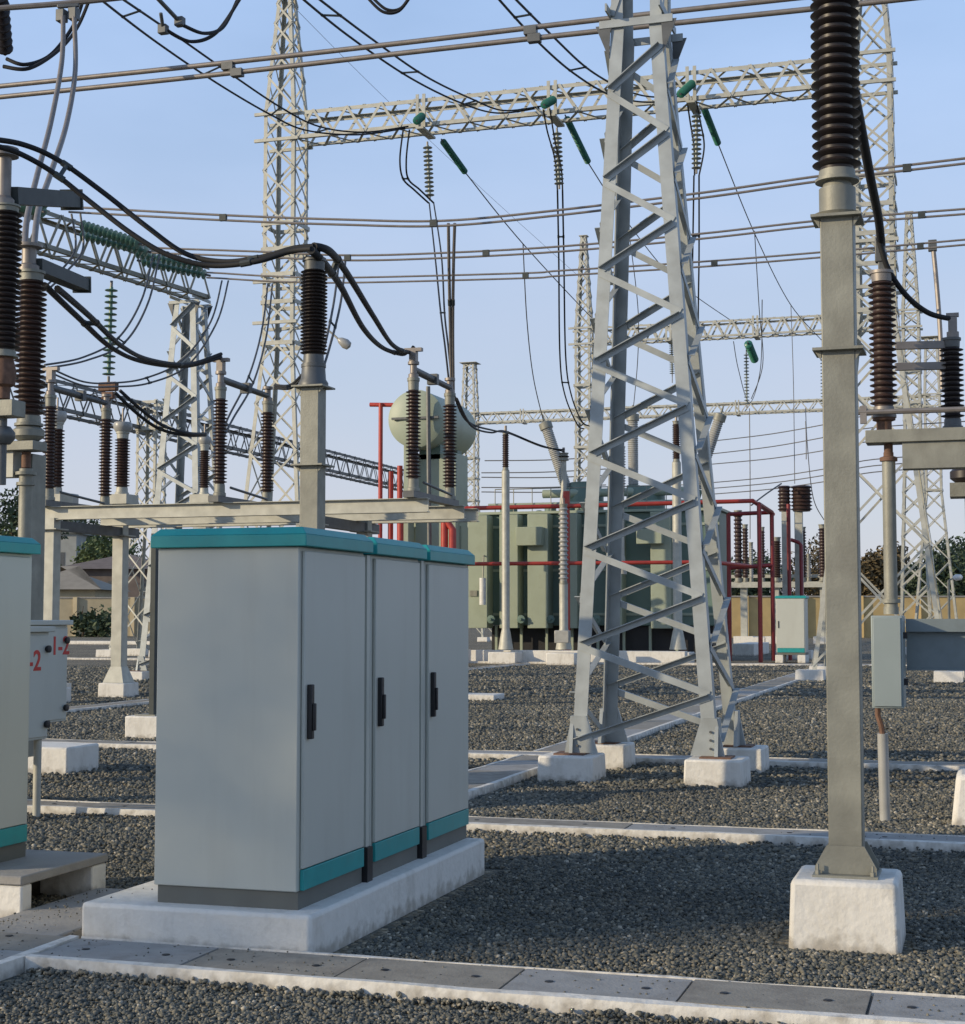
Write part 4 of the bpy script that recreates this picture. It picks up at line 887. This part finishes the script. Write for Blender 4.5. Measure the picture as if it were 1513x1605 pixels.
# ---------------------------------------------------------------- trees
def tree(px, pyb, D, h, wdt, leaf, label, n=2600, seed=1, ls=.35, trunk=True, name='tree', group='trees beyond the yard', pos=None):
    a = V(pos) if pos else W(px, pyb, D); rng = random.Random(seed); o = thing(name, (a.x, a.y, 0), label, 'tree' if trunk else 'bush', group)
    k = MB(); k.tube([(a.x, a.y, 0), (a.x+.1, a.y, h*.3), (a.x-.1, a.y, h*.55), (a.x, a.y, h*.8)], [h*.035, h*.028, h*.018, h*.006], 8)
    bl = []
    for i in range(9 if trunk else 4):
        an = rng.random()*6.28; rd = rng.random()*wdt*.33; z = h*(.35+.5*rng.random()) if trunk else h*(.3+.3*rng.random()); c = V((a.x+math.cos(an)*rd, a.y+math.sin(an)*rd, z))
        bl.append((c, wdt*(.16+.12*rng.random()))); k.tube([(a.x, a.y, h*.3), (a.x*.5+c.x*.5, a.y*.5+c.y*.5, (z+h*.3)/2+.3), c], [h*.015, h*.01, h*.004], 5)
    k.build('trunk', M['bark'], o)
    vs = []; fs = []
    for i in range(n):
        c, r_ = bl[rng.randrange(len(bl))]; v = V((rng.gauss(0, 1), rng.gauss(0, 1), rng.gauss(0, .8))); v = v.normalized()*r_*(rng.random()**.4)*(1+.35*rng.random())
        p = c+v; u = V((rng.gauss(0, 1), rng.gauss(0, 1), rng.gauss(0, 1))).normalized(); q = u.orthogonal().normalized(); s = ls*(.5+rng.random())
        m_ = len(vs); vs += [p+u*s, p+q*s*.5, p-u*s, p-q*s*.5]; fs.append((m_, m_+1, m_+2, m_+3))
    k = MB(); k.add(vs, fs); k.build('crown', M[leaf], o, smooth=False); return o
TR = [(18, 880, 190, 18, 14, 'leafd', 'dark spiky tree at the left edge behind the cabinet'), (40, 880, 170, 11, 12, 'leaf', 'light green tree at the left edge above the cabinet'), (130, 880, 240, 17, 16, 'leafd', 'dark tree behind the grey house left'), (150, 880, 215, 13, 11, 'leaf', 'round green tree above the brown shed roof'), (172, 880, 250, 15, 14, 'leaf', 'tallest green tree right of the grey house'), (205, 880, 300, 12, 16, 'leafd', 'low dark trees right of the round green tree'),
      (1180, 930, 190, 9, 14, 'leafd', 'dark tree behind the yellow wall left of the small cabinet'), (1285, 930, 200, 11, 14, 'leafb', 'brownish tree behind the far insulators near the foreground column'), (1382, 930, 170, 10, 8, 'leafb', 'brown leaved tree just right of the foreground column'), (1425, 930, 210, 8, 9, 'leafd', 'dark tree behind the pale lattice tower at right'), (1500, 930, 150, 8, 9, 'leafd', 'dark round tree at the right edge above the channel beam'), (1530, 930, 190, 12, 14, 'leafd', 'tree cut by the right edge'), (1100, 930, 220, 8, 16, 'leafd', 'dark tree hidden mostly behind the transformer end')]
for i, q in enumerate(TR): tree(q[0], q[1], q[2], q[3], q[4], q[5], q[6], n=5200, seed=i+1, ls=.27)
def add_shade_tree(x, y, h, hw, n, label):  # unseen tree, added to thin the sunlight on the nearest cabinet
    rng = random.Random(9); o = thing('added_shade_tree', (x, y, 0), label, 'tree')
    MB().tube([(x, y, 0), (x+.05, y, h*.5), (x, y, h*.95)], [.16, .1, .02], 8).build('trunk', M['bark'], o)
    vs = []; fs = []
    for i in range(n):
        f = rng.random(); z = h*(.32+.68*f); r_ = hw*(1.05-.6*max(0, f-.6))*math.sqrt(rng.random()); an = rng.random()*6.28
        p = V((x+math.cos(an)*r_, y+math.sin(an)*r_, z)); u = V((rng.gauss(0, 1), rng.gauss(0, 1), rng.gauss(0, 1))).normalized(); q = u.orthogonal().normalized(); s_ = .05+.06*rng.random()
        m_ = len(vs); vs += [p+u*s_, p+q*s_*.6, p-u*s_, p-q*s_*.6]; fs.append((m_, m_+1, m_+2, m_+3))
    k = MB(); k.add(vs, fs); k.build('crown', M['leaf'], o, smooth=False)
add_shade_tree(-41.8, -21.9, 20, .66, 6000, 'slim unseen tree added beyond the left edge to cast loose shade on the nearest cabinet')
tree(130, 990, 132, 3.2, 2.2, 'leafd', 'small conical shrub before the beige wall', 700, 31, .2, False, 'bush', 'shrubs by the beige wall')
tree(156, 995, 132, 2.0, 5, 'leafd', 'low spreading shrub before the beige wall', 900, 32, .22, False, 'bush', 'shrubs by the beige wall')

# ---------------------------------------------------------------- insulator strings
GI = 'green insulator strings on the high beam'
DM = [0]*3; ST = []
for i, (qx, a, b, g0, g1, s0, s1) in enumerate((
        ((668), (640, 200), (662, 182), (692, 218), (731, 272), (670, 222), (674, 314)),
        ((872), (842, 170), (868, 156), (886, 180), (924, 258), (873, 200), (877, 296)),
        ((1088), (1066, 148), (1086, 130), (1102, 165), (1127, 228), (1092, 172), (1092, 272)))):
    nm = ['left', 'middle', 'right'][i]
    A = PY(b[0], b[1], MY-.45); B = W(a[0], a[1], 40.5)
    string_ins('tension_insulator', A, A+(B-A).normalized()*1.75, 13, .12, 'green', '%s short foreshortened green insulator string in front of the high beam' % nm, GI)
    A2 = PY(g0[0], g0[1], MY+.5); B2 = PY(g1[0], g1[1], MY+3.2)
    string_ins('tension_insulator', A2, B2, 30, .10, 'green', '%s long slanted green insulator string below the high beam' % nm, GI)
    A3 = PY(s0[0], s0[1], MY); B3 = PY(s1[0], s1[1], MY)
    string_ins('suspension_insulator', A3, B3, 12, .14, 'greend', '%s grey hanging string of discs under the high beam' % nm, 'hanging disc strings under the high beam')
    ST.append((A+(B-A).normalized()*1.75, B2, B3))
# left beam strings
for n_, (a, b, D0, D1, lab) in enumerate((((8, 300), (75, 318), 30, 29, 'topmost green glass string at the left edge'), ((10, 316), (70, 332), 31, 30, 'second green glass string at the left edge, below the first'), ((120, 350), (225, 384), 34, 33.5, 'upper green glass string along the left beam'), ((118, 366), (240, 396), 34.4, 34, 'lower green glass string along the left beam'), ((205, 395), (325, 420), 37.5, 37, 'upper green glass string near the end of the left beam'), ((215, 408), (330, 432), 38, 37.4, 'lower green glass string near the end of the left beam'))):
    string_ins('tension_insulator', W(*a, D0), W(*b, D1), 13, .125, 'greeng', lab, 'green glass strings on the left beam')
string_ins('suspension_insulator', W(175, 440, 36), W(170, 600, 36), 15, .15, 'greeng', 'vertical green disc string hanging under the left beam', None)
k = W(120, 430, 33); string_ins('suspension_insulator', W(108, 432, 33), W(140, 450, 33), 6, .12, 'green', 'tiny green string stub under the left beam', None)
# ---------------------------------------------------------------- cables
def curve(pts, m=9):
    P = [V(p) for p in pts]; out = []
    for i in range(len(P)-1):
        p0 = P[max(i-1, 0)]; p1 = P[i]; p2 = P[i+1]; p3 = P[min(i+2, len(P)-1)]
        for j in range(m):
            t = j/m; out.append(.5*((2*p1)+(p2-p0)*t+(2*p0-5*p1+4*p2-p3)*t*t+(-p0+3*p1-3*p2+p3)*t**3))
    out.append(P[-1]); return out
def cable(label, lines, r_, m='wire', spacers=0, cat='cable', name='overhead_cable', group='overhead cables', n=6, world=False, sr=1.5, seg=9):
    """lines: one list of (px, py, D) per conductor"""
    C = [curve([p if world else W(*p) for p in l], seg) for l in lines]
    t = thing(name, C[0][0], label, cat, group)
    for c in C: MB().tube(c, r_, n).build('conductor', M[m], t)
    if spacers and len(C) > 1:
        for s in range(spacers):
            i = int(len(C[0])*(s+.5)/spacers); j = min(i, len(C[1])-1); a, b = C[0][i], C[1][j]; d = (C[0][min(i+1, len(C[0])-1)]-C[0][i-1]).normalized()
            k = MB(); k.tube([a, b], r_*.9, 6); k.tube([a-d*r_*2, a+d*r_*2], r_*1.25, 8); k.tube([b-d*r_*2, b+d*r_*2], r_*1.25, 8); k.build('spacer', M['armdark'], t)
    return t
def off(l, dx, dy, dD=0): return [(p[0]+dx, p[1]+dy, p[2]+dD) for p in l]
def onY(l, D0):              # a span that stays in one upright plane parallel to the trenches
    y = W(*l[0], D0).y; return [PY(p[0], p[1], y) for p in l]
# tubular/flexible busbars
l1 = onY([(-60, 141), (300, 104), (640, 66), (935, 31), (1290, -8), (1600, -40)], 22)
l2 = onY([(-60, 158), (300, 121), (640, 82), (935, 49), (1290, 12), (1600, -22)], 22)
cable('thick pair of conductors crossing the top of the photo in front of both towers', [l1, l2], .034, 'alu', 0, 'conductor', 'twin_conductor', 'twin conductors across the yard', 10, True)
for (a, b) in (((358, 104), (372, 114)), ((832, 48), (838, 60))):
    y = l1[0].y; A = PY(*a, y); B = PY(*b, y); t = MB(); t.tube([A, B], .05, 8); t.cbox(A, .16, .1, .1); t.cbox(B, .16, .1, .1)
    tag(t.build('spacer_clamp', M['galvdark']), ('left' if a[0] < 500 else 'right')+' dark clamp joining the thick conductor pair at the top', 'clamp', 'clamps on the thick pair')
def bus(pts, D, sep, label, r_=.022, clamps=()):
    a = onY(pts, D); b = onY(off([(p[0], p[1], 0) for p in pts], 0, 0) and [(p[0], p[1]+sep) for p in pts], D)
    b = [V((q.x, a[0].y, q.z)) for q in [PY(p[0], p[1]+sep, a[0].y) for p in pts]]
    t = cable(label, [a, b], r_, 'alu', 0, 'conductor', 'twin_conductor', 'twin conductors across the yard', 8, True)
    for q in clamps:
        for i in range(len(pts)-1):
            if pts[i][0] <= q <= pts[i+1][0]:
                f = (q-pts[i][0])/(pts[i+1][0]-pts[i][0]); y = pts[i][1]+(pts[i+1][1]-pts[i][1])*f
                c = PY(q, y+sep/2, a[0].y); k = MB(); k.cbox(c, .13, .07, .12); k.build('clamp', M['armdark'], t); break
    return a
B1 = bus([(108, 324), (350, 337), (540, 344), (690, 346), (850, 332), (1100, 302), (1290, 275), (1530, 246)], 29.5, 8, 'upper middle pair of conductors sagging from the left beam to the right edge', clamps=(350, 680, 1422))
B2 = bus([(238, 388), (285, 390), (400, 394), (545, 400), (700, 396), (880, 386), (1100, 366), (1290, 345), (1530, 326)], 33.5, 8, 'second middle pair of conductors, a little below the upper middle pair', clamps=(545, 762, 1445))
B3 = bus([(324, 427), (345, 428), (430, 433), (545, 435), (820, 428), (880, 424), (1100, 410), (1290, 395), (1530, 374)], 37, 8, 'lowest of the three middle conductor pairs crossing behind the near tower', clamps=(824, 1120, 1443))
# incoming twin lines to the main gantry
t1 = [(140, -15, 27), (240, 62, 32), (340, 130, 36), (425, 180, 39), (480, 204, 40.5), (560, 211, 42), (635, 201, 43.5)]
cable('left pair of black lines sweeping down from the top left to the high beam', [t1, [(165, -20, 27), (268, 50, 32), (365, 118, 36), (440, 168, 39), (500, 198, 41), (570, 207, 42.5), (640, 198, 43.5)]], .024, 'cable', 5)
t2 = [(465, -10, 28), (545, 55, 32), (640, 120, 36), (720, 160, 39.5), (780, 177, 42), (845, 169, 43.5)]
cable('middle pair of black lines sweeping down to the high beam', [t2, [(492, -8, 28), (575, 55, 32), (665, 118, 36), (740, 155, 40), (790, 173, 42), (850, 166, 43.5)]], .024, 'cable', 4)
t3 = [(770, -15, 28), (840, 62, 32), (900, 115, 35), (960, 150, 38), (1020, 160, 41), (1066, 150, 43)]
cable('right pair of black lines passing behind the near tower to the high beam', [t3, [(795, -15, 28), (865, 55, 32), (925, 110, 35.5), (985, 143, 39), (1030, 152, 41.5), (1070, 146, 43)]], .024, 'cable', 4)
cable('thin earth wire slanting across the open sky left of centre', [[(460, 10, 46), (600, 150, 60), (760, 300, 70), (915, 440, 74)]], .007, 'wire')
# jumpers
cable('twin jumper looping from the left green string to the left hanging string', [[(632, 204, 42), (627, 250, 42.5), (632, 280, 43), (650, 298, 43.5), (672, 318, 44.3)], [(642, 203, 42), (637, 250, 42.5), (640, 280, 43), (658, 297, 43.5), (680, 318, 44.3)]], .026, 'cable', 1)
cable('twin drop lines from the left hanging string to the right switch post', [[(673, 318, 44.3), (682, 400, 38), (691, 490, 33), (698, 545, 31), (706, 618, 30.4)], [(680, 318, 44.3), (692, 400, 38), (697, 490, 33), (703, 545, 31), (710, 618, 30.4)]], .02, 'cable', 1)
cable('thick grey pair dropping from the upper middle conductors to the right switch post', [[(703, 350, 28.3), (704, 420, 28.8), (706, 520, 29.6), (708, 622, 30.2)], [(713, 350, 28.3), (711, 420, 28.8), (710, 520, 29.6), (711, 622, 30.2)]], .03, 'alu', 1, n=8)
cable('twin jumper from the middle green string to the middle hanging string', [[(852, 172, 42.5), (858, 205, 43), (870, 250, 43.5), (874, 298, 43.8)], [(862, 170, 42.5), (870, 220, 43), (880, 265, 43.5), (882, 298, 43.8)]], .024, 'cable', 1)
cable('long twin drop lines from the middle hanging string down beside the near tower', [[(874, 298, 44), (876, 400, 46), (878, 560, 50), (886, 620, 53), (905, 665, 56), (915, 672, 57)], [(882, 298, 44), (884, 400, 46), (887, 560, 50), (896, 620, 53), (912, 660, 56), (925, 668, 57)]], .026, 'cable', 3)
cable('twin jumper from the right green string to the right hanging string', [[(1076, 150, 42), (1082, 190, 42.5), (1088, 230, 42.8), (1089, 275, 43)], [(1090, 150, 42), (1098, 190, 42.5), (1104, 230, 42.8), (1096, 275, 43)]], .024, 'cable', 1)
cable('long twin drop lines from the right hanging string behind the near tower', [[(1088, 275, 43), (1086, 400, 45), (1084, 520, 50), (1090, 640, 56)], [(1096, 275, 43), (1096, 400, 45), (1095, 520, 50), (1100, 640, 56)]], .024, 'cable', 2)
# slanting lines off the long green strings
def wireP(label, pts, r_=.02, m='wire', **k): return cable(label, [pts], r_, m, **k)
b0 = ST[0][1]; 
cable('thin line running down right from the left long green string to the far gantry', [[b0, W(820, 382, 52), W(930, 500, 66), W(960, 522, 73)]], .018, 'wire', world=True)
cable('thin line running from the middle long green string behind the near tower', [[ST[1][1], W(985, 350, 54), W(1060, 440, 66), W(1150, 505, 73)]], .018, 'wire', world=True)
cable('thin line running down right from the right long green string', [[ST[2][1], W(1185, 370, 54), W(1240, 478, 64), W(1290, 535, 73)]], .018, 'wire', world=True)
wireP('single thin drop line curving to the left grey bushing', [(820, 382, 52), (826, 500, 54), (836, 590, 57), (852, 660, 59)])
wireP('single thin drop line above the right grey bushing', [(1183, 362, 53), (1190, 480, 57), (1196, 570, 60), (1178, 625, 62)], .016)
wireP('thin drop line falling to the drum topped columns', [(1240, 478, 64), (1244, 600, 63), (1246, 758, 61.5)], .016)
wireP('thin line from behind the near tower to the middle bushing', [(985, 355, 54), (1000, 480, 57), (1000, 560, 60), (993, 640, 60.8)], .016)
wireP('line drooping from far hanging string to the far insulators', [(1263, 640, 90), (1266, 700, 85), (1275, 780, 85), (1292, 815, 92)], .025)
for i, (px, y0_, y1_) in enumerate(((1175, 640, 845), (1053, 540, 600), (1263, 660, 720))):
    wireP(['thin far hanging line below the second far beam', 'thin far line seen inside the near tower', 'short far hanging line left of the foreground column'][i], [(px, y0_, 95), (px+1, (y0_+y1_)/2, 95), (px+1, y1_, 95)], .03)
for i, (px, yt, yb, D) in enumerate(((1170, 548, 640, 74), (1053, 530, 590, 74), (1290, 545, 640, 74), (1048, 535, 560, 74))[:3]):
    string_ins('suspension_insulator', W(px, yt, D), W(px+1, yb, D), 16, .13, 'greend', ['far grey disc string under the distant beam right of the near tower', 'far grey disc string seen through the near tower', 'far grey disc string beside the foreground column'][i], 'far hanging disc strings')
string_ins('tension_insulator', W(1172, 536, 74), W(1184, 566, 76), 12, .2, 'green', 'far small dark green string right of the near tower', 'far green strings')
cable('far drooping loop under the distant beam', [[(1150, 535, 74), (1158, 580, 76), (1175, 632, 80), (1192, 580, 78), (1195, 470, 60)]], .02, 'wire')
# black heavy twin cables at left
h1 = [(-20, 217, 13.3), (35, 226, 13.6), (90, 250, 13.8), (160, 300, 13.9), (230, 355, 13.9), (290, 397, 13.9), (350, 410, 13.8), (410, 403, 13.7), (460, 389, 13.65), (492, 386, 13.6)]
h2 = [(-20, 226, 13.2), (25, 238, 13.4), (80, 268, 13.6), (140, 315, 13.7), (205, 365, 13.7), (265, 400, 13.7), (330, 416, 13.7), (400, 410, 13.6), (455, 394, 13.6), (488, 390, 13.5)]
cable('heavy black twin cable sagging from the top left to the dark insulator behind the cabinets', [h1, h2], .024, 'cable', 2, n=10)
k0, k1 = SP[2]
def C(p): return V(p)
cable('heavy black twin cable falling from the dark insulator to the right switch post', [[W(492, 386, 13.6), W(518, 395, 14), W(545, 430, 16.5), (W(585, 495, 20.5)), W(615, 540, 25), W(640, 552, 27.5), k0], [W(488, 392, 13.5), W(510, 415, 14), W(535, 450, 16.5), W(570, 515, 20.5), W(600, 545, 25), W(630, 555, 27.5), k0+V((-.1, -.05, -.08))]], .036, 'cable', 2, world=True, n=10)
k = MB(); tb = W(492, 392, 13.65); k.cbox(tb, .09, .09, .06)
tag(k.build('cable_clamp', M['galvdark'], bevel=.004), 'clamp where the heavy cables meet on the dark insulator', 'clamp')
k0, k1 = SP[1]
cable('black twin cable sagging from the left switch to the middle switch post', [[W(70, 447, 16), W(120, 495, 18.5), W(175, 545, 22), W(225, 567, 25), W(290, 574, 27.5), k0], [W(90, 452, 16), W(140, 495, 18.5), W(190, 542, 22), W(235, 564, 25), W(295, 571, 27.5), k0+V((0, 0, .06))]], .035, 'cable', 2, world=True, n=8)
cable('black twin cable sagging behind the middle switch from the second post', [[(180, 615, 31.5), (215, 648, 32), (250, 672, 33), (290, 682, 34), (322, 682, 36)], [(188, 612, 31.5), (225, 645, 32), (258, 668, 33), (295, 679, 34), (322, 680, 36)]], .035, 'cable', 1, n=8)
cable('short twin cable from the middle switch to the dark insulator column', [[(432, 608, 30.5), (455, 608, 29), (475, 592, 28)], [(432, 604, 30.5), (455, 604, 29), (475, 586, 28)]], .03, 'cable')
cable('twin cable from the right switch post sagging toward the pale tall post', [[(712, 620, 30.3), (735, 662, 36), (775, 675, 46), (800, 680, 56), (850, 700, 57), (885, 705, 58)], [(716, 625, 30.3), (740, 668, 36), (770, 678, 46), (793, 676, 56), (845, 697, 57), (885, 708, 58)]], .028, 'cable')
# thick droppers at left
d1 = [(99, 20, 20.5), (97, 95, 20), (80, 190, 19), (58, 275, 17.5), (42, 345, 16.3), (39, 405, 15.4)]
d2 = [(116, 20, 20.5), (118, 110, 20), (104, 195, 19), (80, 270, 17.5), (60, 330, 16.4), (52, 405, 15.4)]
cable('thick grey pair of droppers hanging from the top left corner to the left switch', [d1, d2], .032, 'alu', 0, 'conductor', 'twin_conductor', 'droppers', 10)
k = MB(); k.cbox(W(97, 25, 20.5), .12, .12, .16); k.cbox(W(116, 22, 20.5), .12, .12, .16); k.bar(W(90, 10, 20.5), W(124, 8, 20.5), .05, .05); tag(k.build('cable_clamp', M['galvdark'], bevel=.01), 'pair of clamps at the top of the thick grey droppers', 'clamp')
cable('pipe crossing the top left corner above the droppers', [[(-20, 14, 20.6), (90, 6, 20.6), (200, -5, 20.6)]], .04, 'alu', n=8)
cable('twin black loop in the top left corner behind the droppers', [[(10, 92, 24), (40, 101, 24), (80, 85, 24.5), (115, 40, 25), (130, 0, 25)], [(5, 104, 24), (45, 107, 24), (90, 80, 24.5), (120, 45, 25), (140, 0, 25)]], .03, 'cable')
string_ins('tension_insulator', W(-2, -20, 22), W(8, 85, 23.5), 8, .13, 'porcb', 'dark disc string cut by the top left corner', None)
cable('twin black loop hanging into the top of the photo left of the peaked tower', [[(262, 48, 24), (300, 65, 24.5), (340, 50, 25), (378, -5, 25.5)], [(288, 40, 24), (320, 52, 24.5), (350, 42, 25), (372, 0, 25.5)]], .03, 'cable')
k = MB(); k.cbox(W(256, 46, 24), .14, .12, .14); k.cbox(W(282, 34, 24), .14, .12, .14); k.tube([W(245, -5, 23.6), W(282, 34, 24)], .035, 8); k.tube([W(252, 20, 23.8), W(256, 46, 24)], .03, 8); tag(k.build('cable_clamp', M['galvdark'], bevel=.01), 'pair of dark clamps on the loop at the top left of the photo', 'clamp')
cable('small black loop dipping into the top edge above the high beam', [[(575, -5, 26), (600, 18, 26), (625, 17, 26), (645, -8, 26)], [(580, -8, 26), (605, 14, 26), (628, 13, 26), (645, -10, 26)]], .028, 'cable')
# thin twins around the left beam
cable('thin twin line drooping from the upper green string to the left', [[(112, 335, 31), (118, 390, 31), (90, 430, 30.5), (68, 452, 30)], [(126, 335, 31), (130, 390, 31), (105, 425, 30.5), (74, 455, 30)]], .022, 'wire')
cable('thin twin line drooping from the second conductors past the vertical green string', [[(240, 400, 34), (222, 470, 33), (185, 530, 32), (130, 560, 31), (70, 572, 30)], [(250, 400, 34), (232, 475, 33), (195, 537, 32), (135, 565, 31), (72, 577, 30)]], .022, 'wire', 1)
cable('thin twin line from the third conductors looping under the vertical green string', [[(348, 440, 38), (330, 505, 37), (285, 565, 36), (230, 592, 35.5), (180, 600, 35), (130, 598, 34), (75, 575, 33)], [(358, 440, 38), (340, 505, 37), (295, 572, 36), (235, 600, 35.5), (180, 606, 35), (130, 604, 34), (75, 582, 33)]], .022, 'wire', 1)
cable('thin twin line falling from the lowest conductors behind the middle switch', [[(420, 445, 37), (410, 520, 36), (390, 590, 34), (360, 650, 33), (347, 680, 32)], [(427, 445, 37), (418, 525, 36), (397, 600, 34), (366, 655, 33), (351, 684, 32)]], .022, 'wire', 1)
cable('thin twin line falling from the second conductors beside the dark insulator', [[(532, 405, 33), (524, 470, 32), (512, 530, 31), (496, 590, 30)], [(542, 405, 33), (534, 475, 32), (518, 540, 31), (502, 592, 30)]], .026, 'wire', 1)
k = MB(); k.cbox(W(170, 606, 35.5), .45, .15, .2); k.cbox(W(170, 620, 35.5), .3, .12, .16); tag(k.build('cable_clamp', M['rust'], bevel=.02), 'rusty clamp at the foot of the vertical green string', 'clamp')
# right heavy cable
cable('heavy black cable running down beside the foreground insulator to the switch head', [[(1300, -60, 8.6), (1330, 100, 9.6), (1348, 190, 10.4), (1365, 280, 11.3), (1377, 340, 12.1), (1382, 385, 12.6)]], .033, 'cable', n=10)
cable('black cable curving from the switch head to the right edge terminal', [[(1377, 372, 12.5), (1392, 420, 12.55), (1420, 462, 12.65), (1455, 490, 12.75), (1492, 500, 12.85)]], .022, 'cable', n=10)
k = MB(); k.cbox(W(1380, 392, 12.6), .08, .08, .2); k.cbox(W(1384, 412, 12.6), .07, .07, .16); tag(k.build('cable_clamp', M['galvdark'], bevel=.008), 'dark clamp on top of the right hand brown insulator', 'clamp')
cable('grey pipe dropper at the right edge hanging from the lowest conductors', [[(1463, 388, 34), (1468, 440, 34), (1474, 520, 34), (1477, 610, 34)]], .05, 'alu', n=8)
k = MB(); k.cbox(W(1462, 385, 34), .18, .14, .24); tag(k.build('cable_clamp', M['galvdark'], bevel=.01), 'clamp holding the grey pipe dropper at right', 'clamp')
# far thin lines
FL = [((760, 722), (950, 716), 'first'), ((755, 741), (950, 735), 'second'), ((755, 748), (950, 745), 'third'), ((755, 764), (950, 760), 'fourth'), ((755, 771), (950, 768), 'fifth')]
FR = [(1110, 692, 1310, 662), (1110, 712, 1310, 682), (1110, 728, 1310, 703), (1110, 757, 1310, 732), (1110, 766, 1310, 742), (1110, 775, 1310, 752)]
for i, (a, b, o_) in enumerate(FL):
    cable('%s from the top of the thin far lines between conservator and near tower' % o_, [[(a[0], a[1], 100), ((a[0]+b[0])/2, (a[1]+b[1])/2+2, 98), (b[0], b[1], 96)]], .035, 'wire', group='far thin lines', seg=5, n=5)
for i, q in enumerate(FR):
    cable('%s from the top of the far lines right of the near tower' % ['first', 'second', 'third', 'fourth', 'fifth', 'sixth'][i], [[(q[0], q[1], 96), ((q[0]+q[2])/2, (q[1]+q[3])/2+3, 90), (q[2], q[3], 86), (1370, q[3]-12, 82), (1520, q[3]-22, 76)]], .03, 'wire', group='far lines rising to the right', seg=5, n=5)
cable('thin line slanting from the drum columns to the red pipes', [[(1225, 758, 61), (1200, 775, 60), (1178, 792, 59)]], .03, 'wire', group='far thin lines')
# lamps
a = W(505, 512, 45.5); b = W(530, 531, 45); t = thing('yard_lamp', a, 'curved arm lamp sticking out right of the dark insulator column', 'lamp')
MB().tube(curve([W(478, 508, MY*.955+5.9), a, W(520, 522, 45.2), b], 5), .03, 8).build('arm', M['galv'], t)
k = MB(); d = (W(545, 541, 45)-b).normalized(); k.lathe(b, d, [(.04, 0), (.1, .08), (.15, .25), (.12, .38), (.02, .42)], 14); k.build('lamp_head', M['porcg'], t)
a = W(1502, 905, 60); t = thing('yard_lamp', (a.x, a.y, 0), 'small white lamp on an arm at the right edge above the channel beam', 'lamp')
MB().tube([W(1487, 910, 60), W(1496, 906, 60)], .03, 6).build('arm', M['galv'], t); MB().lathe(W(1494, 906, 60), (1, 0, .1), [(.05, 0), (.13, .1), (.11, .3), (.02, .36)], 12).build('lamp_head', M['lampw'], t)
MB().tube([Z0(W(1487, 910, 60)), W(1487, 910, 60)], .05, 8).build('pole', M['galv'], t)
